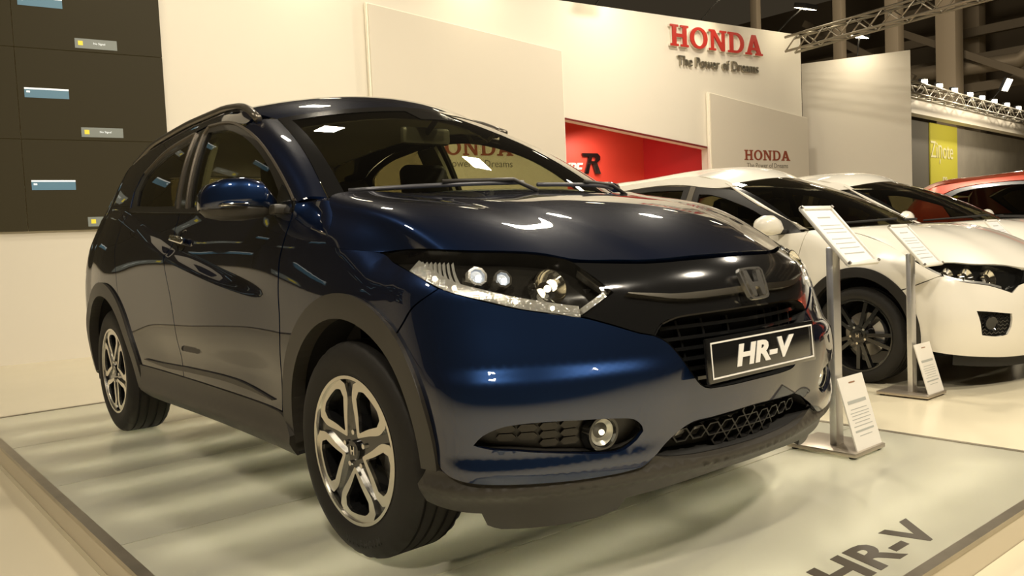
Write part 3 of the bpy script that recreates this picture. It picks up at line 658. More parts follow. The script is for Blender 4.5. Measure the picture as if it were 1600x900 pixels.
    grid_obj('bonnet',GB,BLUE,car,thick=.02)
    # --- windscreen, cowl, pillars, roof
    ys=np.linspace(-1,1,41);ts=np.linspace(0,1,25)
    G2=np.array([[ws_pt(y,t) for y in ys] for t in ts]);grid_obj('windscreen',G2,GLASS,car,thick=.004,flip=True)
    def wstrip(nm,pts,m_,off,flip=True):
        G_=np.array(pts);grid_obj(nm,G_+np.array([.5,0,.8])*off,m_,car,thick=.003,flip=flip)
    edge=[]
    wstrip('windscreen_trim',[[ws_pt(y,t) for y in np.linspace(-1,-.935,4)] for t in ts],GLOSSB,.003)
    wstrip('windscreen_trim',[[ws_pt(y,t) for y in np.linspace(.935,1,4)] for t in ts],GLOSSB,.003)
    wstrip('windscreen_header',[[ws_pt(y,t) for y in ys] for t in np.linspace(.925,1,4)],GLOSSB,.003)
    wstrip('windscreen_sensor_patch',[[ws_pt(y,t) for y in np.linspace(-.16,.16,9)] for t in np.linspace(.78,.93,5)],GLOSSB,.0025)
    cw=np.array([[np.array(rear((y+1)/2))*(1-a)+ws_pt(y,.01)*a+np.array([0,0,-.016*math.sin(math.pi*a)-.006]) for y in ys] for a in np.linspace(0,1,6)])
    grid_obj('cowl_panel',cw,PLASTIC,car,thick=.01,flip=True)
    for sd,(y0,y1,t0) in ((1,(-.93,-.10,.012)),(-1,(-.02,.80,.012))):
        a=[Vector(ws_pt(y0+(y1-y0)*q,t0+.018*q))+Vector((.018,0,.012)) for q in np.linspace(0,1,12)]
        wb=tube('wiper_blade',a,.008,mat('wiper_grey',(.10,.10,.11),.35,.3),car)
        piv=Vector(ws_pt(y1,-.02))+Vector((.06,0,0));tube('wiper_arm',[piv,a[-2]+Vector((.012,0,.010)),a[5]+Vector((.008,0,.012))],.008,PLASTIC,wb)
    wo=[(-.429,1.112),(-.473,1.134),(-.517,1.164),(-.713,1.288),(-.895,1.382),(-1.10,1.462)]
    pc=curve([tuple(L(a,b)) for a,b in wo])
    for sd in (1,-1):
        G3=[]
        for t in np.linspace(0,1,24):
            A=np.array(pc(t));B=ws_pt(-1.0,t);row=[]
            for a in np.linspace(0,1,8):
                q=A*(1-a)+B*a+np.array([.35,-.55,.35])*.030*math.sin(math.pi*a);row.append(q*np.array([1,sd,1]))
            G3.append(row)
        grid_obj('a_pillar',np.array(G3),BLUE,car,thick=.01,flip=sd==1)
    rs=[tuple(ws_pt(-1,1))]+[tuple(L(a,b)) for a,b in ((-1.2,1.547),(-1.5,1.577),(-2,1.574),(-2.5,1.537),(-2.85,1.480),(-3.0,1.447))]
    r0=curve(rs);r1=curve([mr(q) for q in rs]);fr_=curve([tuple(ws_pt(y,1)) for y in np.linspace(-1,1,9)]);rr=curve([rs[-1],(-3.1,-.3,1.478),(-3.12,0,1.485),(-3.1,.3,1.478),mr(rs[-1])])
    grid_obj('roof',coons(r0,r1,fr_,rr,40,30,lambda x,y:RZ(x)-.03*(np.abs(y)/.6)**2.4),BLUE,car,thick=.01,flip=True)
    GH=coons(r0,r1,fr_,rr,12,10,lambda x,y:RZ(x)-.03*(np.abs(y)/.6)**2.4);GH=GH*np.array([1,.94,1])-np.array([0,0,.045])
    grid_obj('roof_lining',GH,HEADL,car,thick=.005,flip=True)
    for sd in (1,-1):
        pts=[];rad=[]
        for q in np.linspace(0,1,26):
            x=-1.02-1.82*q;zz=float(np.interp(x,[-3,-2.85,-2.5,-2,-1.5,-1.2,-1.02],[1.447,1.48,1.537,1.574,1.577,1.547,1.49]));yy=float(-BODY.w(np.array(x),np.array(zz)))+.012
            lift=.026*min(1,6*min(q,1-q));pts.append((x,yy*sd,zz+lift-.002));rad.append(.017)
        tube('roof_rail',pts,rad,mat('satin_rail',(.16,.14,.11),.3,.7),car,seg=10)
    # --- side glass and frames
    fo=[(-.44,1.083),(-.596,1.090),(-.9,1.107),(-1.417,1.133),(-1.57,1.141),(-1.612,1.40),(-1.625,1.532)]+[(-1.342,1.512),(-1.116,1.460),(-.895,1.380),(-.713,1.286),(-.517,1.162),(-.46,1.122)]
    fi=[(-.60,1.112),(-.9,1.126),(-1.40,1.152),(-1.53,1.158),(-1.56,1.40),(-1.57,1.502),(-1.33,1.482),(-1.113,1.432),(-.91,1.355),(-.74,1.262),(-.61,1.165)]
    ro=[(-1.66,1.147),(-2.0,1.164),(-2.50,1.194),(-2.525,1.30),(-2.455,1.388),(-2.169,1.479),(-1.794,1.522),(-1.69,1.53),(-1.685,1.40)]
    ri=[(-1.76,1.178),(-2.05,1.193),(-2.40,1.215),(-2.43,1.30),(-2.37,1.380),(-2.13,1.455),(-1.80,1.494),(-1.775,1.40)]
    FRM=mat('black_window_frame',(.018,.016,.014),.3,0,.3)
    K.panel('front_window_frame',[fo,fi],FRM,car,off=-.004,thick=.02)
    K.panel('rear_window_frame',[ro,ri],FRM,car,off=-.004,thick=.02)
    K.panel('centre_pillar',[[(-1.575,1.143),(-1.655,1.147),(-1.68,1.40),(-1.685,1.528),(-1.63,1.531),(-1.617,1.40)]],GLOSSB,car,off=-.002,thick=.02)
    K.panel('front_side_window',[fi],GLASS,car,off=-.012,thick=.004)
    K.panel('rear_side_window',[ri],PRIV,car,off=-.012,thick=.004)
    LN=mat('satin_window_line',(.22,.19,.15),.35,.6)
    K.strip('window_line',[(-.46,1.125),(-.517,1.166),(-.713,1.290),(-.895,1.384),(-1.116,1.464),(-1.342,1.516),(-1.60,1.534),(-1.622,1.50),(-1.612,1.40),(-1.575,1.145)],.009,LN,car,off=.004,thick=.008)
    K.strip('window_line',[(-1.70,1.15),(-1.735,1.40),(-1.75,1.518),(-1.794,1.521),(-2.169,1.478),(-2.43,1.392)],.009,LN,car,off=.004,thick=.008)
    K.strip('belt_moulding',[(-.45,1.086),(-.9,1.109),(-1.417,1.136),(-2.0,1.168),(-2.48,1.196)],.018,FRM,car,off=.008,thick=.014)
    # --- filler between wing, pillar foot and cowl
    for sd in (1,-1):
        G4=[[(np.array(L(-.434+.224*t,1.112-.007*t))*(1-a)+(ws_pt(-1.,0.)*(1-t)+np.array(hp[0])*t+np.array([0,.02*t,.0]))*a)*np.array([1,sd,1]) for a in np.linspace(0,1,4)] for t in np.linspace(0,1,8)]
        grid_obj('pillar_foot',np.array(G4),BLUE,car,thick=.01,flip=sd==-1)
    # --- door handle, mirrors
    for sd in (1,-1):
        for s0,z0 in ((-1.545,1.010),):
            P,N=K.PN(np.array(s0),np.array(z0));P=Vector(P);N=Vector(N)
            if sd==-1:P.y*=-1;N.y*=-1
            X=Vector((1,0,-.12)).normalized();M_=frame(P,X,N.cross(X)*(1))
            cup=lathe('handle_recess',[(0,-.012),(.03,-.010),(.05,.0005),(.052,.0015)],GLOSSB,car,seg=28);cup.data.transform(M_@Matrix.Rotation(math.radians(-90),4,'X'))
            hd=box('door_handle',(0,0,0),(.16,.034,.022),CHROME,car,bev=.010,seg=3);hd.data.transform(M_@Matrix.Translation((-.015,0,.022)))
        P,N=K.PN(np.array(-2.47),np.array(1.30))
        y=lambda v:v*sd
        # mirror: lofted shell, deep at the door, round at the tip
        sec=[(-.805,.030,.028,-.585,1.108),(-.83,.045,.046,-.585,1.120),(-.86,.062,.066,-.59,1.133),(-.92,.072,.076,-.60,1.136),(-.98,.068,.072,-.615,1.134),(-1.025,.052,.056,-.635,1.130),(-1.048,.022,.028,-.65,1.126)]
        def shell(nm,m_,zlo,zhi,grow):
            v=[];f=[];n=20
            for yy,a,b,xc,zc in sec:
                for k in range(n):
                    t=2*math.pi*k/n;cx,cz=math.cos(t),math.sin(t)
                    ex=abs(cx)**.55*(1 if cx>0 else -1);ez=abs(cz)**.55*(1 if cz>0 else -1)
                    zz=max(zlo,min(zhi,ez*b));v.append((xc+ex*(a+grow),yy*sd,zc+zz+(grow if zz>0 else -grow)*0))
            for i in range(len(sec)-1):
                for k in range(n): f.append((i*n+k,i*n+(k+1)%n,(i+1)*n+(k+1)%n,(i+1)*n+k))
            f+=[tuple(range(n)),tuple((len(sec)-1)*n+k for k in range(n))]
            o=mk(nm,v,f,m_,car);bm=bmesh.new();bm.from_mesh(o.data);bmesh.ops.recalc_face_normals(bm,faces=bm.faces);bm.to_mesh(o.data);bm.free();return o
        mrr=shell('door_mirror',BLUE,-.028,9,.0)
        lo=shell('mirror_lower_shell',PLASTIC,-9,-.024,-.004);lo.parent=mrr
        box('mirror_indicator',(-.553,-.965*sd,1.113),(.06,.09,.012),CHROME,mrr,bev=.004)
        box('mirror_stalk',(-.545,-.80*sd,1.095),(.10,.09,.035),PLASTIC,mrr,bev=.012)
        K.panel('mirror_triangle',[[(-.445,1.085),(-.60,1.092),(-.60,1.125),(-.58,1.185),(-.47,1.118)]],GLOSSB,car,sides=(sd,),off=.003,thick=.008)
    # --- parking sensors, washer cover
    for s0,z0 in ((.841,.594),):
        for sd in (1,-1):
            P,N=K.PN(np.array(s0),np.array(z0));P=Vector(P);N=Vector(N)
            if sd==-1:P.y*=-1;N.y*=-1
            cyl('parking_sensor',P-N*.004,P+N*.0022,.011,BLUE,car,seg=20)
    # --- floor pan, interior
    box('floor_pan',(-1.25,0,.31),(3.3,1.10,.16),DARK,car);box('engine_bay',(.18,0,.56),(.95,.98,.50),DARK,car)
    box('cabin_floor',(-1.5,0,.40),(2.3,1.5,.06),CLOTH,car)
    seat(car,-.95,-.37);seat(car,-.95,.37)
    box('rear_bench',(-1.85,0,.56),(.5,1.30,.16),SEAT,car,bev=.05);box('rear_bench_back',(-2.14,0,.86),(.16,1.30,.55),SEAT,car,bev=.06,rot=Matrix.Rotation(-.3,4,'Y'))
    for y in (-.42,.42): box('rear_headrest',(-2.24,y,1.19),(.09,.26,.15),SEAT,car,bev=.04)
    dsh=[(-.20,1.11),(-.62,1.09),(-.70,1.02),(-.66,.80),(-.60,.62),(-.20,.62)]
    v=[(x,s*.70,z) for s in (-1,1) for x,z in dsh];n=len(dsh);mk('dashboard',v,[tuple(range(n)),tuple(range(2*n-1,n-1,-1))]+[(i,i+n,(i+1)%n+n,(i+1)%n) for i in range(n)],CLOTH,car,smooth=False)
    sw=[Vector((-.80+.07*math.cos(t)*-1,.37+.185*math.sin(t),1.01+.17*math.cos(t))) for t in np.linspace(0,2*math.pi,33)[:-1]]
    st=tube('steering_wheel',sw,.016,SEAT,car,closed=True);box('steering_hub',(-.79,.37,1.0),(.05,.15,.10),CLOTH,st,bev=.02);box('steering_spoke',(-.79,.37,1.0),(.03,.34,.035),CLOTH,st,bev=.01)
    mb=Vector(ws_pt(0,.80));rm=box('rear_view_mirror',mb+Vector((-.10,0,-.06)),(.035,.25,.075),mat('mirror_grey',(.16,.15,.13),.3),car,bev=.016);cyl('mirror_stem',mb+Vector((-.02,0,-.005)),mb+Vector((-.09,0,-.05)),.012,CLOTH,rm,seg=10)
    for sd in (1,-1):
        K.panel('centre_pillar_trim',[[(-1.52,1.14),(-1.74,1.15),(-1.74,1.50),(-1.57,1.51)]],PILLT,car,sides=(sd,),off=-.05,thick=.02,grid=.1)
        K.panel('door_trim',[[(-.5,.50),(-1.6,.50),(-2.35,.6),(-2.5,1.15),(-1.6,1.10),(-.5,1.05)]],CLOTH,car,sides=(sd,),off=-.07,thick=.02,grid=.1)
        K.panel('rear_pillar_trim',[[(-2.36,1.19),(-2.42,1.39),(-2.8,1.40),(-3.0,1.2),(-2.6,1.15)]],CLOTH,car,sides=(sd,),off=-.05,thick=.02,grid=.1)
        tube('grab_handle',[(-1.0,.56*sd,1.475),(-1.04,.545*sd,1.445),(-1.16,.545*sd,1.455),(-1.2,.56*sd,1.49)],.010,PILLT,car)
    # --- wheels
    for x in (0,-2.61):
        for sd in (1,-1): place_wheel(car,x,sd,.762,.334,steer=.034 if x==0 else 0,rot=(56 if x==0 else 92),letters=sd==1 and x==0)
    return car
build_blue()
# ---------------------------------------------------------------- parked hatchbacks beyond
def build_hatch(label,loc,rz,PAINT,group=None,seatm=SEAT):
    K=Skin(BODY2);sc=K.sc;car=thing('hatchback_car',label,'car',loc,rz,group)
    L=lambda s,z:tuple(K.PN(np.array(s,float),np.array(z,float))[0]);mr=lambda q:(q[0],-q[1],q[2])
    HEAD=[(.356,.781),(.528,.757),(.693,.757),(.852,.742),(.987,.735),(1.12,.722),(1.20,.700),(1.13,.620),(1.05,.575),(.978,.601),(.898,.625),(.727,.652),(.598,.689),(.461,.749)]
    FOG=[(.757,.48),(.858,.469),(.995,.45),(.985,.37),(.96,.329),(.887,.321),(.78,.337)]
    mir=lambda q:[(2*sc-s,z) for s,z in reversed(q)]
    R0=.418
    HE=[(-.36,.985),(-.156,.965),(.092,.890),(.356,.786)]
    half=[(sc,.60),(1.30,.60),(1.21,.62),(1.13,.612),(1.05,.567),(.978,.595),(.898,.620),(.727,.648),(.60,.684),(.50,.66)]+arc(0,.317,R0+.006,42,-8,16)+[(.47,.245),(.614,.225),(.8,.205),(1.0,.19),(sc,.185)]
    K.panel('front_bumper',[K.mirror_loop(half),FOG,mir(FOG)],PAINT,car,sides=(1,),step=.03,grid=.05)
    K.panel('front_lip',[K.mirror_loop([(sc,.188),(1.0,.193),(.8,.208),(.62,.228),(.62,.15),(1.0,.12),(sc,.12)])],DARK,car,sides=(1,),off=-.02,step=.04,grid=.08)
    K.panel('fender',[[(-.40,.98)]+HE+[(.461,.744),(.59,.690),(.495,.664)]+arc(0,.317,R0+.006,43,186,30)+[(-.44,.26),(-.455,.5),(-.44,.8)]],PAINT,car,grid=.05)
    dr=[(-1.52,.965),(-1.54,.7),(-1.48,.27)]
    K.panel('front_door',[[(-.407,.975),(-.446,.8),(-.461,.5),(-.447,.25)]+[(a+.004,b) for a,b in dr[::-1]]+[(-1.0,.945)]],PAINT,car,grid=.06)
    K.panel('rear_door',[[(a-.004,b) for a,b in dr]+[(-2.1,.27)]+arc(-2.6,.317,R0+.01,12,55,10)+[(-2.35,.8),(-2.45,1.02),(-2.0,.99)]],PAINT,car,grid=.06)
    qt=[(-1.14,1.338),(-1.35,1.338),(-1.75,1.392),(-2.1,1.402),(-2.6,1.37),(-2.85,1.28),(-2.6,1.03),(-2.456,1.02),(-2.356,.8)]+arc(-2.6,.317,R0+.01,56,170,20)+[(-3.1,.35),(-3.15,.8),(-3.2,1.1),(-3.2,1.28),(-3.1,1.37),(-2.5,1.435),(-2.0,1.452),(-1.6,1.448),(-1.28,1.395)]
    K.panel('quarter_panel',[qt],PAINT,car,grid=.06)
    rb=[(-3.15,.30),(-3.5,.25),(K.sr,.25)];rt=[(K.sr,1.28),(-3.22,1.28),(-3.16,.8)]
    K.panel('tailgate',[rb+[(2*K.sr-a,b) for a,b in rb[::-1][1:]]+[(2*K.sr-a,b) for a,b in rt[::-1]]+rt[1:]],PAINT,car,sides=(1,),step=.05,grid=.1)
    K.panel('inner_shell',[[(-.45,.25),(-2.1,.25)]+arc(-2.6,.317,.45,0,165,20)+[(-3.1,.5),(-3.1,1.0),(-1.5,.93),(-.3,.93),(.0,.80)]+arc(0,.317,.45,75,180,20)],DARK,car,off=-.035,grid=.1)
    for cx in (0,-2.6):
        ring=arc(cx,.317,R0+.004,-6,186,40)+arc(cx,.317,.362,186,-6,40)
        K.panel('wheel_arch_trim',[ring],mat('black_arch_trim',(.020,.018,.015),.35),car,off=.006,thick=.05,smooth=False,grid=.05)
        v=[];f=[];n=24
        for i in range(n+1):
            t=math.radians(-12+204*i/n)
            for y in (-.84,-.5): v.append((cx+.385*math.cos(t),y,.317+.385*math.sin(t)))
        for i in range(n): f.append((2*i,2*i+1,2*i+3,2*i+2))
        k=len(v);v+=[(cx+.385*math.cos(math.radians(a)),-.5,.317+.385*math.sin(math.radians(a))) for a in range(-12,193,6)];f.append(tuple(range(k,len(v))))
        for sd in (1,-1): mk('wheel_arch_liner',[(x,y*sd,z) for x,y,z in v],f,LINER,car)
    for sd in (1,-1):
        hd=K.panel('headlight',[HEAD],GLOSSB,car,sides=(sd,),off=-.05,thick=-.048)[0]
        K.panel('headlight_lens',[HEAD],LENS,hd,sides=(sd,),off=0,thick=.002)
        for s0,z0,r in ((.65,.708,.038),(.79,.692,.046),(.95,.672,.048)):
            P,N=K.PN(np.array(s0),np.array(z0));P=Vector(P-N*.025);ax=(Vector(N)*.6+Vector((1,0,0))*.7).normalized()
            if sd==-1:P.y*=-1;ax.y*=-1
            X=ax.orthogonal().normalized();o=lathe('reflector_bowl',[(0,-.02),(r*.6,-.015),(r,.008),(r*1.1,.008),(r*1.1,-.02)],CHROME,hd,seg=18);o.data.transform(frame(P,X,ax.cross(X))@Matrix.Rotation(math.radians(-90),4,'X'))
        K.strip('running_light_strip',[(.48,.748),(.62,.692),(.74,.660),(.90,.634),(1.0,.606)],.016,ALU,hd,sides=(sd,),off=-.012,thick=.02)
        fz=K.panel('fog_lamp_grille',[FOG],mat('black_mesh',(.018,.016,.013),.6,bump=.6,bscale=120),car,sides=(sd,),off=-.03,thick=-.03)[0]
        for r in range(6):
            z0=.342+r*.022
            q=[(s0,z0+(.006 if i%2 else -.006)) for i,s0 in enumerate(np.arange(.79,.985,.016))]
            q=[a for a in q if inside(a,[FOG])]
            if len(q)>3: K.strip('mesh_bar',q,.005,GLOSSB,fz,sides=(sd,),off=-.014,thick=.008)
        P,N=K.PN(np.array(.845),np.array(.40));P=Vector(P-N*.015);N=Vector(N)
        if sd==-1:P.y*=-1;N.y*=-1
        X=N.orthogonal().normalized();o=lathe('fog_lamp',[(0,.004),(.035,.006),(.042,.012),(.046,.0)],GLOSSB,fz,seg=24);o.data.transform(frame(P,X,N.cross(X))@Matrix.Rotation(math.radians(-90),4,'X'))
    gl=[(sc,.70),(1.36,.70),(1.22,.695),(1.15,.625),(1.22,.63),(1.30,.61),(sc,.61)]
    K.panel('grille',[K.mirror_loop(gl)],GLOSSB,car,sides=(1,),off=-.01,thick=.02,grid=.06)
    P=Vector(L(sc-1e-4,.655));emblem('emblem',frame(P+Vector((.012,0,0)),(0,1,0),(-.3,0,1)),.09,CHROME,car)
    hp=[L(*q) for q in HE];fe=[L(s,z+.003) for s,z in ((.356,.786),(.528,.760),(.693,.759),(.852,.745),(.987,.738),(1.12,.726),(1.21,.708),(1.36,.704),(sc,.704))]
    c0=curve(hp);c1=curve([mr(q) for q in hp]);fr=curve(fe+[mr(q) for q in fe[::-1][1:]]);rear=curve([hp[0],(-.26,-.5,.993),(-.20,-.25,1.0),(-.17,0,1.002),(-.20,.25,1.0),(-.26,.5,.993),mr(hp[0])])
    G=coons(c0,c1,rear,fr,30,40);u=np.linspace(0,1,31)[:,None];v=np.linspace(0,1,41)[None];G[:,:,2]+=.055*np.sin(np.pi*u**1.2)*(1-(2*v-1)**6)
    grid_obj('bonnet',G,PAINT,car,thick=.02)
    ys=np.linspace(-1,1,31);ts=np.linspace(0,1,19)
    grid_obj('windscreen',np.array([[ws2(y,t) for y in ys] for t in ts]),glass('dark_window_glass',(.34,.32,.22)),car,thick=.004,flip=True)
    for y0,y1 in ((-1,-.95),(.95,1)): grid_obj('windscreen_trim',np.array([[ws2(y,t) for y in np.linspace(y0,y1,3)] for t in ts])+np.array([.002,0,.003]),GLOSSB,car,thick=.003,flip=True)
    cw=np.array([[np.array(rear((y+1)/2))*(1-a)+ws2(y,.01)*a+np.array([0,0,-.01]) for y in ys] for a in np.linspace(0,1,5)])
    grid_obj('cowl_panel',cw,DARK,car,thick=.01,flip=True)
    for y0,y1 in ((-.9,-.1),(0,.8)):
        a=[Vector(ws2(y0+(y1-y0)*q,.03+.02*q))+Vector((.02,0,.018)) for q in np.linspace(0,1,8)];tube('wiper_blade',a,.008,DARK,car)
    wo=[(-.40,.985),(-.57,1.06),(-.80,1.150),(-1.0,1.24),(-1.14,1.31),(-1.25,1.365)];pc=curve([L(*q) for q in wo])
    for sd in (1,-1):
        G3=[[(np.array(pc(t))*(1-a)+ws2(-1,t)*a+np.array([.3,-.5,.4])*.03*math.sin(math.pi*a))*np.array([1,sd,1]) for a in np.linspace(0,1,7)] for t in np.linspace(0,1,18)]
        grid_obj('a_pillar',np.array(G3),PAINT,car,thick=.01,flip=sd==1)
    rs=[tuple(ws2(-1,1))]+[L(a,b) for a,b in ((-1.4,1.41),(-1.6,1.448),(-2,1.452),(-2.5,1.435),(-3.1,1.37),(-3.22,1.30))]
    r0=curve(rs);r1=curve([mr(q) for q in rs]);f_=curve([tuple(ws2(y,1)) for y in np.linspace(-1,1,9)]);rr=curve([rs[-1],(-3.3,-.3,1.33),(-3.32,0,1.34),(-3.3,.3,1.33),mr(rs[-1])])
    grid_obj('roof',coons(r0,r1,f_,rr,30,20,lambda x,y:RZ2(x)-.03*(np.abs(y)/.56)**2.2),PAINT,car,thick=.01,flip=True)
    box('roof_aerial',(-2.95,0,1.45),(.16,.035,.06),PAINT,car,bev=.015)
    fi=[(-.60,.975),(-1.0,.99),(-1.47,1.005),(-1.49,1.30),(-1.35,1.285),(-1.1,1.215),(-.85,1.12)]
    fo=[(-.43,.965),(-1.0,.960),(-1.53,.985),(-1.55,1.362),(-1.35,1.332),(-1.14,1.305),(-1.0,1.235),(-.80,1.145),(-.57,1.055)]
    ro=[(-1.60,.99),(-2.46,1.035),(-2.6,1.05),(-2.83,1.275),(-2.6,1.362),(-2.1,1.396),(-1.62,1.372)]
    ri=[(-1.66,1.02),(-2.42,1.06),(-2.56,1.085),(-2.70,1.26),(-2.55,1.325),(-2.1,1.36),(-1.68,1.345)]
    FRM=MATS['black_window_frame']
    K.panel('front_window_frame',[fo,fi],FRM,car,off=-.002,thick=.02,grid=.08);K.panel('rear_window_frame',[ro,ri],FRM,car,off=-.002,thick=.02,grid=.08)
    K.panel('centre_pillar',[[(-1.535,.985),(-1.595,.99),(-1.615,1.372),(-1.555,1.362)]],mat('pillar_brown',(.10,.085,.06),.4),car,off=-.001,thick=.02,grid=.08)
    K.panel('front_side_window',[fi],MATS['dark_window_glass'],car,off=-.012,thick=.004,grid=.1);K.panel('rear_side_window',[ri],PRIV,car,off=-.012,thick=.004,grid=.1)
    for sd in (1,-1):
        sec=[(-.83,.03,.03,-.60,1.0),(-.87,.05,.055,-.60,1.02),(-.93,.065,.07,-.605,1.03),(-.99,.062,.068,-.62,1.03),(-1.03,.045,.05,-.635,1.028),(-1.05,.015,.02,-.645,1.025)]
        v=[];f=[];n=16
        for yy,a,b,xc,zc in sec:
            for k in range(n): v.append((xc+a*math.cos(2*math.pi*k/n),yy*sd,zc+b*math.sin(2*math.pi*k/n)))
        for i in range(len(sec)-1):
            for k in range(n): f.append((i*n+k,i*n+(k+1)%n,(i+1)*n+(k+1)%n,(i+1)*n+k))
        f+=[tuple(range(n)),tuple((len(sec)-1)*n+k for k in range(n))]
        m_=mk('door_mirror',v,f,PAINT,car);box('mirror_stalk',(-.6,-.82*sd,.985),(.08,.07,.03),DARK,m_,bev=.01)
        P,N=K.PN(np.array(-1.38),np.array(.87));P=Vector(P)+Vector(N)*.015
        if sd==-1:P.y*=-1
        box('door_handle',P,(.17,.02,.025),PAINT,car,bev=.008)
    box('floor_pan',(-1.25,0,.24),(3.3,1.1,.14),DARK,car);box('engine_bay',(.15,0,.47),(.95,.98,.42),DARK,car)
    for y in (-.36,.36):
        box('seat_back',(-1.35,y,.80),(.14,.46,.6),seatm,car,bev=.05,rot=Matrix.Rotation(-.25,4,'Y'));box('headrest',(-1.45,y,1.17),(.1,.25,.18),seatm,car,bev=.045)
        box('seat_cushion',(-1.08,y,.46),(.5,.48,.15),seatm,car,bev=.05)
    box('rear_bench_back',(-2.4,0,.78),(.16,1.25,.55),SEAT,car,bev=.06);box('dashboard',(-.55,0,.85),(.45,1.3,.24),CLOTH,car,bev=.06)
    for x in (0,-2.6):
        for sd in (1,-1): place_wheel(car,x,sd,.765,.317,hw=.108,rim_r=.236,style='spoke',rot=10)
    for o in car.children:
        if not o.name.startswith('tyre'): o.scale=(1,1,1.035)
    return car
# ---------------------------------------------------------------- the stand: floor, walls, platform
FZ=-.10
def boxm(name,lo,hi,m,parent=None,bev=0): return box(name,[(a+b)/2 for a,b in zip(lo,hi)],[b-a for a,b in zip(lo,hi)],m,parent,bev=bev)
FLOORM=mat('cream_vinyl_floor',(.74,.67,.49),.22,noise=.03,nscale=3,spec=.5)
WALLM=mat('white_painted_wall',(.80,.745,.63),.65,noise=.012,nscale=2)
PANELM=mat('cream_panel',(.70,.64,.53),.6)
REDM=mat('red_painted_board',(.60,.022,.022),.5);REDL=mat('red_letter_lacquer',(.48,.035,.025),.35)
def quadbox(name,P,m,parent=None):
    """8 corners: bottom 4 then top 4"""
    return mk(name,P,[(3,2,1,0),(4,5,6,7),(0,1,5,4),(1,2,6,5),(2,3,7,6),(3,0,4,7)],m,parent,smooth=False)
PFX=(-3.684,1.254,-1.407,1.630)
fl=polyext('floor',[[(-22,-1.407),(22,-1.407),(22,45),(-22,45)],[(PFX[0],PFX[2]+.0005),(PFX[1],PFX[2]+.0005),(PFX[1],PFX[3]),(PFX[0],PFX[3])]],.1,frame((0,0,FZ-.1),(1,0,0),(0,1,0)),FLOORM);tag(fl,kind='structure')
a=box('floor_aisle',(0,-5.70,FZ-.13),(44,8.59,.2),mat('cream_aisle_floor',(.74,.66,.48),.3,noise=.03,nscale=3));tag(a,kind='structure')
W0=Vector((-7.504,-.701,0));DW=Vector((.1239,.9923,0));NW=Vector((.9923,-.1239,0))
def wp(s,z,off=0): return W0+DW*s+NW*off+Vector((0,0,z))
def wM(s,z,off=0): return frame(wp(s,z,off),DW,(0,0,1))
NI=[(7.17,FZ+.02),(10.14,FZ+.02),(10.14,2.29),(7.17,2.66)]
bw=polyext('wall_back',[[(-9,FZ),(12.56,FZ),(12.56,4.36),(-9,4.36)],NI],.14,wM(0,0,-.14),WALLM);tag(bw,kind='structure')
# red niche
v=[wp(7.12,FZ+.01,-.141),wp(10.19,FZ+.01,-.141),wp(10.08,FZ+.01,-1.5),wp(6.0,FZ+.01,-1.5)]
top=[(7.12,2.72),(10.19,2.34),(10.08,2.80),(6.0,3.1)]
niche=thing('wall_niche',kind='structure')
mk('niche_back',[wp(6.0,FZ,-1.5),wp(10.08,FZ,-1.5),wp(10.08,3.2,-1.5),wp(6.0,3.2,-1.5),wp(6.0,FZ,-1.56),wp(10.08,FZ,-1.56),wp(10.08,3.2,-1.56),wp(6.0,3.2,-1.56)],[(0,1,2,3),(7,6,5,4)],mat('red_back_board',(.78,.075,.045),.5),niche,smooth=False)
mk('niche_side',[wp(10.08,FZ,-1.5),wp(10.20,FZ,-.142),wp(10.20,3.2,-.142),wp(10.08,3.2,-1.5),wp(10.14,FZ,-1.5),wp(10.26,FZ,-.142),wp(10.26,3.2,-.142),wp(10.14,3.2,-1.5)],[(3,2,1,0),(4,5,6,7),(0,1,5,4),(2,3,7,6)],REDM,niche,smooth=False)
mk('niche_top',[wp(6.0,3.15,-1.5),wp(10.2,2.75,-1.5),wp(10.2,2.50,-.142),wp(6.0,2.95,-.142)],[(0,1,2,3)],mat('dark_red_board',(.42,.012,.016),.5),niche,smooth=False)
for q in ((7.17,10.14,2.66,2.29),):
    polyext('niche_trim',[[(7.15,2.0),(7.15,2.685),(10.16,2.315),(10.16,1.7),(10.14,1.7),(10.14,2.29),(7.17,2.66),(7.17,2.0)]],.02,wM(0,0,-.005),mat('dark_red_edge',(.16,.012,.012),.5),niche)
area(wp(8.6,2.45,-.9),wp(8.8,1.4,-1.4),16,.6)  # added fill light inside the niche, no fixture behind it
MR=frame(wp(8.80,2.17,-1.48),DW,(0,0,1))
rl=[[(-.10,-.17),(-.02,-.17),(.03,.0),(.08,.0),(.13,-.17),(.25,-.17),(.17,.02),(.24,.07),(.245,.13),(.19,.18),(-.14,.18),(-.12,.12),(.0,.12)],[(.05,.045),(.07,.115),(.14,.115),(.155,.08),(.13,.045)]]
tl=thing('niche_sign','TYPE R lettering on the back of the red niche','sign',wp(8.6,1.9,-1.48))
o=polyext('sign_letter',rl,.03,MR,GLOSSB,tl);o.matrix_parent_inverse=tl.matrix_world.inverted() if False else Matrix.Translation(-tl.location)
tl['label']='black letter with white lettering beside it on the back of the red niche'
o=text('sign_letter','TYPE',.26,frame(wp(8.64,2.08,-1.485),DW,(0,0,1)),mat('white_letter',(.85,.8,.72),.4),tl,ext=.01,shear=.25,bold=.006,align='RIGHT');o.matrix_parent_inverse=Matrix.Translation(-tl.location)
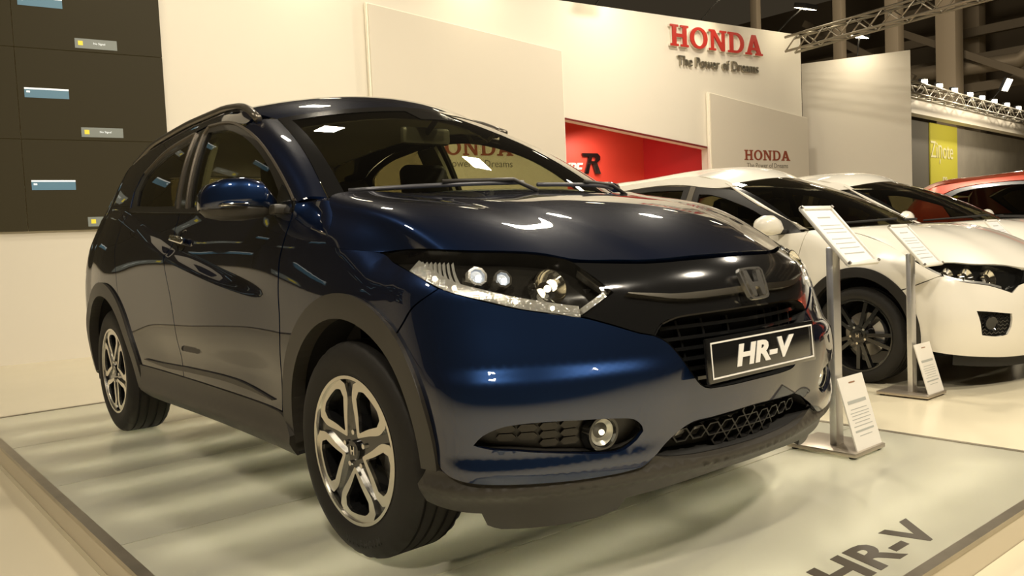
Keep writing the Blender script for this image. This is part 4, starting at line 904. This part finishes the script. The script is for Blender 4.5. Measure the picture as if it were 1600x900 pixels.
# slanted display panels on the wall
def display_panel(s0,s1,z0,z1,label,word=None,ws=1.0,wc=None,wz=2.2,wh=.2,sub=.085):
    p_=polyext('display_panel',[[(s0,.0),(s1,.0),(s1,z1),(s0,z0)]],.07,wM(0,0,.02),PANELM);tag(p_,label,'panel',None)
    e=.022;polyext('panel_edge',[[(s0-e,0),(s0,0),(s0,z0),(s1,z1),(s1,0),(s1+e,0),(s1+e,z1+e*.4),(s0-e,z0+e)]],.05,wM(0,0,.02),mat('lit_edge',(.9,.85,.72),.6,emit=(1,.85,.6),es=.10),p_)
    if word:
        Ls,wd=slab_letters(word,wh)
        for l in Ls: polyext('panel_letter',[[(a*ws,b) for a,b in q] for q in l],.006,wM(wc,wz,.09),mat('brown_red_print',(.26,.055,.025),.6),p_)
        text('panel_slogan','The Power of Dreams',sub*1.35,wM(wc,wz-wh*.5-sub*1.1,.09),mat('grey_print',(.20,.18,.14),.6),p_,ext=.003,sx=1.02)
    return p_
display_panel(4.18,7.15,3.95,3.61,'cream wall panel with slanted top, seen behind the blue car','HONDA',1.3,5.57,2.20,.205,.105)
display_panel(10.14,12.60,3.18,2.87,'cream wall panel with slanted top between red niche and wall end','HONDA',1.36,11.50,2.19,.17,.085)
# big raised sign
sg=thing('wall_sign','large raised red slab-serif company name with silver slogan high on the white wall','sign',wp(10.4,4.05,0))
Ls,wd=slab_letters('HONDA',.335)
for l in Ls:
    k=2.15/wd;o=polyext('sign_letter',[[(a*k,b) for a,b in q] for q in l],.02,wM(10.4,4.055,.05),REDL,sg);o.matrix_parent_inverse=Matrix.Translation(-sg.location)
    o2=polyext('letter_body',[[(a*k,b) for a,b in q] for q in l],.045,wM(10.4,4.055,.004),mat('white_letter_side',(.75,.70,.6),.5),o)
    o2.matrix_parent_inverse=Matrix.Identity(4)
o=text('sign_slogan','The Power of Dreams',.225,wM(10.44,3.665,.03),mat('silver_letter',(.40,.37,.30),.3,.8),sg,ext=.02,sx=.93);o.matrix_parent_inverse=Matrix.Translation(-sg.location);islands(o,'slogan_letter')
# video wall
vw=thing('video_wall','dark olive video wall of large tiles showing small blue caption boxes','screen',wp(.27,1.245,.0))
SCR=mat('dark_screen',(.012,.010,.005),.6,0,0,emit=(.85,.60,.20),es=.045,spec=.2)
CAP=mat('blue_caption',(.05,.10,.12),.4,emit=(.16,.33,.42),es=.55);CAPG=mat('grey_caption',(.1,.1,.08),.4,emit=(.36,.38,.30),es=.5);YEL=mat('yellow_icon',(.5,.4,.02),.4,emit=(.85,.68,.05),es=.8);CWH=mat('white_caption_text',(.8,.8,.8),.4,emit=(.8,.9,.9),es=.7)
cols=[-6.94,-5.485,-4.03,-2.575,-1.12,.335,1.735];rows=[1.245,2.18,3.10,4.03]
for i in range(6):
    for j in range(3):
        t=polyext('screen_tile',[[(cols[i]+.004,rows[j]+.004),(cols[i+1]-.004,rows[j]+.004),(cols[i+1]-.004,rows[j+1]-.004),(cols[i]+.004,rows[j+1]-.004)]],.05,wM(0,0,.004),SCR,vw);t.matrix_parent_inverse=Matrix.Translation(-vw.location)
        for dx,dz,big in ((.06,.42,0),(.55,.025,1)):
            s0=cols[i]+dx;z0=rows[j]+dz+ (.0 if not big else .01)
            c=polyext('caption_box',[[(s0,z0),(s0+.40,z0),(s0+.40,z0+.10),(s0,z0+.10)]],.003,wM(0,0,.0545),CAPG if big else CAP,t)
            if big: polyext('caption_icon',[[(s0+.03,z0+.03),(s0+.075,z0+.03),(s0+.075,z0+.075),(s0+.03,z0+.075)]],.002,wM(0,0,.0575),YEL,t)
            else: polyext('caption_line',[[(s0,z0+.083),(s0+.40,z0+.083),(s0+.40,z0+.10),(s0,z0+.10)]],.002,wM(0,0,.0575),CWH,t)
            if big: text('caption_text','No Signal',.030,wM(s0+.23,z0+.055,.0575),CWH,t,ext=.001)
            else: polyext('caption_mark',[[(s0+.018,z0+.050),(s0+.050,z0+.050),(s0+.050,z0+.068),(s0+.018,z0+.068)]],.002,wM(0,0,.0575),CWH,t)
# second wall
A=Vector((-6.375,12.5,0));B=Vector((-4.663,13.221,0));d=(B-A).normalized();nn=Vector((d.y,-d.x,0))
w2=quadbox('wall_side',[A+Vector((0,0,FZ)),B+Vector((0,0,FZ)),B-nn*.12+Vector((0,0,FZ)),A-nn*.12+Vector((0,0,FZ)),A+Vector((0,0,4.0)),B+Vector((0,0,4.0)),B-nn*.12+Vector((0,0,4.0)),A-nn*.12+Vector((0,0,4.0))],WALLM);tag(w2,kind='structure')
# ---------------------------------------------------------------- lamps on the wall top and over the stand
LAMPF=mat('lamp_face',(1,.95,.8),.4,emit=(1,.86,.58),es=28)
def flood(loc,target,power,label,w=.34,h=.24,group='floodlights on the wall top',arm=None,area_size=.3,spread=math.pi):
    t=thing('floodlight',label,'lamp',loc,0,group);d=(Vector(target)-Vector(loc)).normalized();X=d.cross(Vector((0,0,1))).normalized()
    M=frame((0,0,0),X,d.cross(X)*-1)
    if (M.to_3x3()@Vector((0,0,1))).dot(d)<0: M=frame((0,0,0),X,d.cross(X))
    hb=box('lamp_housing',(0,0,-.045),(w,h,.08),DARK,t,bev=.012);hb.data.transform(M)
    f=box('lamp_face',(0,0,.0),(w*.9,h*.9,.006),LAMPF,t);f.data.transform(M)
    if arm is not None: tube('lamp_arm',[d*-.06,(Vector(arm)-Vector(loc))*.5+Vector((0,0,.05)),Vector(arm)-Vector(loc)],.012,DARK,t)
    a=area(Vector(loc)+d*.012,Vector(loc)+d,power,area_size,spread=spread);a.parent=t;a.matrix_parent_inverse=Matrix.Translation(-Vector(loc))
    return t
for s,w_ in ((1.0,'over the edge of the video wall'),(3.4,'over the bare wall between video wall and cream panel'),(5.7,'above the wide cream panel'),(7.9,'above the red niche'),(10.1,'above the start of the raised red name'),(12.0,'at the free end of the white wall')):
    flood(wp(s,4.62,.55),wp(s,3.2,.12),1.2 if s<4 else 2.4,'small floodlight on an arm '+w_,arm=wp(s,4.36,-.05))
flood((-5.2,12.45,4.25),(-5.6,12.4,2.5),9,'small floodlight on an arm over the free-standing white wall',group=None,arm=(-5.5,12.93,3.98))
# overhead rig lamps above the stand (out of frame)
for i,(x,y,tx,ty,pw) in enumerate(((2.6,-3.4,.3,-.3,250),(-2.4,-4.2,-1.6,-.6,90),(4.6,.8,.8,.6,330),(3.8,3.8,.6,3.0,250),(-2.6,3.2,-2.6,1.2,170),(-4.6,1.2,-4.5,1.0,90),(1.2,6.6,.2,5.2,200),(-4.2,7.4,-4.0,6.5,200))):
    flood((x,y,5.6),(tx,ty,0),pw,'overhead floodlight hung above the stand',w=.42,h=.32,group='overhead floodlights',area_size=.4)
# ---------------------------------------------------------------- lit platform
pf=thing('platform',kind='structure')
X0,X1,Y0,Y1=-3.682,1.252,-1.405,1.628
def frosted():
    m=bpy.data.materials.new('frosted_glass_floor');m.use_nodes=True;nt=m.node_tree;nt.nodes.remove(nt.nodes['Principled BSDF'])
    df=nt.nodes.new('ShaderNodeBsdfDiffuse');df.inputs[0].default_value=(.66,.645,.53,1)
    tr=nt.nodes.new('ShaderNodeBsdfTranslucent');tr.inputs[0].default_value=(.90,.885,.79,1)
    g=nt.nodes.new('ShaderNodeBsdfGlossy');g.inputs['Roughness'].default_value=.20;g.inputs[0].default_value=(.95,.93,.85,1)
    m1=nt.nodes.new('ShaderNodeMixShader');m1.inputs[0].default_value=.42;m2=nt.nodes.new('ShaderNodeMixShader');f=nt.nodes.new('ShaderNodeFresnel');f.inputs[0].default_value=1.5
    tc=nt.nodes.new('ShaderNodeTexCoord');n=nt.nodes.new('ShaderNodeTexNoise');n.inputs['Scale'].default_value=160;mp=nt.nodes.new('ShaderNodeMapping');mp.inputs['Scale'].default_value=(1,.12,1)
    nt.links.new(tc.outputs['Object'],mp.inputs[0]);nt.links.new(mp.outputs[0],n.inputs[0]);bp=nt.nodes.new('ShaderNodeBump');bp.inputs['Strength'].default_value=.12;bp.inputs['Distance'].default_value=.002
    nt.links.new(n.outputs['Fac'],bp.inputs['Height']);nt.links.new(bp.outputs[0],g.inputs['Normal'])
    nt.links.new(df.outputs[0],m1.inputs[1]);nt.links.new(tr.outputs[0],m1.inputs[2]);nt.links.new(f.outputs[0],m2.inputs[0]);nt.links.new(m1.outputs[0],m2.inputs[1]);nt.links.new(g.outputs[0],m2.inputs[2])
    nt.links.new(m2.outputs[0],nt.nodes['Material Output'].inputs[0]);return m
FG=frosted();xs=[X0+.03,-2.634,-1.660,-.686,.289,X1-.03]
for a,b in zip(xs[:-1],xs[1:]): boxm('glass_panel',(a+.003,Y0+.035,-.012),(b-.003,Y1-.02,0),FG,pf)
box('platform_base',((X0+X1)/2,(Y0+Y1)/2,-.125),(X1-X0-.06,Y1-Y0-.06,.012),mat('white_box_base',(.75,.75,.68),.8),pf)
TUBE=mat('fluorescent_tube',(1,1,1),.4,emit=(1,.95,.81),es=20)
for i in range(10):
    x=X0+.27+i*.4875
    for y in (-.63,.78): cyl('fluorescent_tube',(x,y-.66,-.085),(x,y+.66,-.085),.014,TUBE,pf,seg=8)
    if i: box('joist',(X0+.03+i*.4875,(Y0+Y1)/2,-.067),(.035,Y1-Y0-.1,.10),mat('grey_joist',(.25,.24,.2),.8),pf)
SIDE=mat('cream_side_board',(.66,.58,.43),.5)
boxm('side_board',(X0,Y0,-.135),(X1,Y0+.018,-.012),SIDE,pf);boxm('side_board',(X1-.018,Y0,-.135),(X1,Y1,-.012),SIDE,pf);boxm('side_board',(X0,Y1-.018,-.135),(X1,Y1,-.012),SIDE,pf);boxm('side_board',(X0,Y0,-.135),(X0+.018,Y1,-.012),SIDE,pf)
TRM=mat('worn_metal_trim',(.42,.37,.29),.32,.85,noise=.35,nscale=6)
boxm('edge_trim',(X0,Y0-.003,-.014),(X1,Y0+.036,.003),TRM,pf);boxm('edge_trim',(X1-.032,Y0,-.014),(X1+.003,Y1,.003),TRM,pf);boxm('edge_trim',(X0,Y1-.02,-.014),(X1,Y1+.003,.003),TRM,pf);boxm('edge_trim',(X0-.003,Y0,-.014),(X0+.03,Y1,.003),TRM,pf)
text('platform_lettering','HR-V',.185,frame((1.098,.20,.0006),(0,1,0),(-1,0,0)),mat('brown_vinyl_letter',(.085,.070,.050),.4),pf,ext=.0004,shear=.22,bold=.006,sx=1.42)
# ---------------------------------------------------------------- information stands
PAPER=mat('printed_sheet',(.80,.80,.80),.5);INK=mat('grey_print_ink',(.42,.42,.38),.6);FRMW=mat('white_snap_frame',(.78,.75,.68),.35)
def info_stand(x,y,z,label):
    t=thing('information_stand',label,'stand',(x,y,z))
    bs=box('base_plate',(.0,0,.018),(.31,.25,.018),mat('brushed_base',(.47,.41,.33),.35,.7),t,bev=.003)
    for a in (-.13,.13):
        for b in (-.10,.10): cyl('rubber_foot',(a,b,0),(a,b,.010),.014,DARK,bs,seg=12)
    box('post',(.015,-.015,.44),(.034,.062,.84),ALU,t,bev=.008)
    # tilted sheet holder
    X=Vector((0,1,0));Y=Vector((-.205,0,.235)).normalized();M=frame((.04,-.015,.905),X,Y)
    h=box('sign_board',(0,0,0),(.240,.312,.008),FRMW,t);h.data.transform(M)
    s=box('printed_sheet',(0,0,.0052),(.205,.285,.002),PAPER,h);s.data.transform(M)
    for i,(yy,hh) in enumerate(((.10,.008),(.055,.004),(.035,.004),(.015,.004),(-.02,.004),(-.045,.004),(-.07,.004),(-.10,.006))): 
        l=box('print_line',(0,yy,.0066),(.16 if i else .10,hh,.0006),INK,s);l.data.transform(M)
    for q in ((0,.153),(0,-.153)): 
        r=box('snap_rail',(0,q[1],.006),(.244,.022,.016),FRMW,h,bev=.005);r.data.transform(M)
    for q in (-.117,.117): 
        r=box('snap_rail',(q,0,.006),(.016,.30,.014),FRMW,h,bev=.004);r.data.transform(M)
    for a in (-.118,.118):
        for b in (-.153,.153): c=cyl('corner_screw',(a,b,.010),(a,b,.020),.007,STEEL,h,seg=10);c.data.transform(M)
    # price board leaning on the base
    Y2=Vector((-.085,0,.30)).normalized();M2=frame((.098,.02,.17),X,Y2)
    pb=box('price_board',(0,0,0),(.205,.305,.006),mat('white_board',(.80,.76,.68),.4),t);pb.data.transform(M2)
    for i,(yy,hh,ww) in enumerate(((.125,.006,.05),(.045,.014,.15),(.015,.003,.13),(.0,.003,.15),(-.012,.003,.14),(-.026,.003,.15),(-.040,.003,.12),(-.055,.003,.15),(-.075,.008,.15),(-.095,.003,.10))):
        l=box('print_line',(0,yy,.0035),(ww,hh,.0006),mat('red_brown_ink',(.30,.16,.09),.6) if i==0 else INK,pb);l.data.transform(M2)
    return t
info_stand(.425,1.20,0,'tilted sheet stand with price board on the glass platform beside the blue car')
info_stand(-.06,2.97,FZ,'tilted sheet stand with price board on the cream floor in front of the white hatchback')
info_stand(-.30,5.04,FZ,'tilted sheet stand standing behind the first white hatchback, mostly hidden')
# ---------------------------------------------------------------- cars beyond
build_hatch('white hatchback with black wheels and black arch trim, closest to the blue car',(-.442,4.019,FZ),math.radians(-3),WHITEP,'white hatchbacks')
build_hatch('white hatchback parked behind the first white hatchback, dark red seats inside',(-.60,6.15,FZ),math.radians(-3),WHITEP,'white hatchbacks',seatm=mat('dark_red_seat',(.12,.012,.010),.6))
build_hatch('orange red hatchback parked farthest back beside the white hatchbacks',(.75,8.6,FZ),math.radians(-6),REDP)
# ---------------------------------------------------------------- hall behind: booth, truss, columns
P0=Vector((-6.97,18.33,0));P1=Vector((-7.81,28.13,0))
d=(P1-P0).normalized();nb=Vector((d.y,-d.x,0))
def fp(s,z,off=0): return P0+d*s+nb*off+Vector((0,0,z))
def fM(off=0): return frame(P0+nb*off,d,(0,0,1))
bt=thing('exhibition_booth','far booth with lit white fascia, grey wall and yellow-green banner','booth',P0)
def bpart(name,poly,dep,off,m):
    o=polyext(name,[poly],dep,fM(off),m,bt);o.matrix_parent_inverse=Matrix.Translation(-P0);return o
bpart('fascia',[(-3,3.45),(14,3.45),(14,3.78),(-3,3.78)],.25,.0,mat('fascia_white',(.72,.65,.52),.6))
bpart('booth_wall',[(-3,FZ),(1.9,FZ),(1.9,3.45),(-3,3.45)],.05,-.3,mat('booth_grey',(.13,.115,.085),.7))
bpart('booth_wall',[(4.0,FZ),(14,FZ),(14,3.45),(4.0,3.45)],.05,-.3,mat('booth_stone',(.34,.30,.23),.7,noise=.25,nscale=1.5))
bn=bpart('banner',[(1.9,1.2),(4.0,1.2),(4.0,3.45),(1.9,3.45)],.03,-.24,mat('yellow_green_banner',(.62,.56,.06),.5))
text('banner_lettering','Ziņote',.62,frame(fp(2.75,2.75,-.2),d,(0,0,1)),mat('pale_print',(.80,.74,.42),.5),bn,ext=.004)
text('banner_lettering','m',.5,frame(fp(2.95,2.0,-.2),d,(0,0,1)),MATS['pale_print'],bn,ext=.004)
for i,s in enumerate((-.4,.6,1.7,2.9,3.9,5.0,6.2,7.4)):
    f=thing('booth_spotlight','small bright spotlight along the top of the far booth','lamp',fp(s,4.165,.40),0,'spotlights on the far booth')
    hb=box('lamp_housing',(0,0,0),(.13,.13,.14),DARK,f,bev=.015);g=box('lamp_face',(.08,-.07,-.02),(.03,.14,.09),mat('spot_face',(1,.95,.8),.4,emit=(1,.9,.68),es=14),f,rot=Matrix.Rotation(-.6,4,'Z'))
    area(fp(s,4.15,.95),fp(s,3.3,.2),13,.15)
tr=thing('lighting_truss','silver box truss running along the top of the far booth','truss',fp(0,3.93,.40))
def truss(t,A,B,h,n,r,m):
    A=Vector(A);B=Vector(B);ax=(B-A).normalized();sd=ax.cross(Vector((0,0,1))).normalized();off=[Vector((0,0,h/2))+sd*h/2,Vector((0,0,h/2))-sd*h/2,Vector((0,0,-h/2))+sd*h/2,Vector((0,0,-h/2))-sd*h/2]
    for o in off:
        c=tube('truss_chord',[A+o,B+o],r,m,t,seg=8);c.matrix_parent_inverse=Matrix.Translation(-t.location)
    Ln=(B-A).length
    for i in range(n):
        for a,b in ((0,2),(1,3),(0,1),(2,3)):
            p=A+ax*(Ln*i/n)+off[a if i%2 else b];q=A+ax*(Ln*(i+1)/n)+off[b if i%2 else a]
            c=tube('truss_brace',[p,q],r*.6,m,t,seg=6);c.matrix_parent_inverse=Matrix.Translation(-t.location)
TRS=mat('truss_aluminium',(.42,.38,.30),.4,.8)
truss(tr,fp(-3,3.93,.40),fp(12,3.93,.40),.26,34,.025,TRS)
t2=thing('lighting_truss','long silver box truss crossing above the free-standing white wall','truss',(-5.55,10.9,4.0))
truss(t2,(-5.75,11.1,4.07),(6.0,9.0,4.07),.24,44,.022,TRS)
for a in (-.12,.12):
    for b_ in (-.12,.12):
        c=cyl('truss_tower_leg',(6.0+a,9.0+b_,FZ),(6.0+a,9.0+b_,4.2),.022,TRS,t2,seg=8);c.matrix_parent_inverse=Matrix.Translation(-t2.location)
area(fp(3,3.4,3.0),fp(3,2.2,-.3),100,.5)  # extra unseen fill light to brighten the booth walls and banner
big=flood(fp(4.5,4.48,.9),fp(4.0,2.0,6),60,'bright square floodlight on the far truss throwing star rays',w=.42,h=.36,group=None,arm=fp(4.5,4.06,.45))
COLM=mat('hall_column',(.36,.28,.18),.7);BEAM=mat('hall_steel',(.17,.13,.08),.7)
for i,(x,y,w) in enumerate(((-11.2,22.9,.5),(-10.1,24.2,.7),(-9.0,25.5,1.0),(-10.2,30.5,1.0),(-12.6,20.5,.4))):
    c=box('hall_column',(x,y,5),(w*.6,w*.6,10.1),COLM,None,bev=.03);tag(c,('tall beige hall column behind the booths','wide beige hall column behind the booths','broad pale hall column rising behind the far booth','thick brown hall column at the far right','thin hall column behind the white sign wall')[i],'column',None)
for i,(z,y) in enumerate(((5.2,27.5),(6.3,28.5),(7.4,29.5),(8.6,30))):
    b_=box('hall_beam',(-10,y,z),(26,.25,.3),BEAM);tag(b_,('lowest','second','third','topmost')[i]+' dark steel beam across the back of the hall','beam')
for i,(x,y,z,ry) in enumerate(((-9,26.5,6.2,.5),(-6.5,29.0,6.8,-.6),(-12,25.5,6.8,.6))):
    b_=box('hall_brace',(x,y,z),(4.6,.18,.22),BEAM,None,rot=Matrix.Rotation(ry,4,'Y'));tag(b_,('diagonal steel brace between the pale hall columns','diagonal steel brace sloping down toward the far booth','diagonal steel brace above the free-standing white wall')[i],'brace')
dk=tube('air_duct',[(-16,26.9,5.8),(-11,26.9,5.85),(-7.5,26.9,5.75),(-6.6,26.9,6.4),(-3,26.9,6.6)],.24,mat('duct_metal',(.34,.27,.18),.5,.4),None,seg=12);tag(dk,'bent grey air duct hanging in the dark hall','duct')
area((-6,17,8.5),(-9,27,5.5),420,1.2)  # fill light without a lamp body, added to lift the hall columns and beams
hw=box('wall_hall',(-10,34,5),(50,.3,12),mat('dark_hall_wall',(.10,.075,.045),.9));tag(hw,kind='structure')
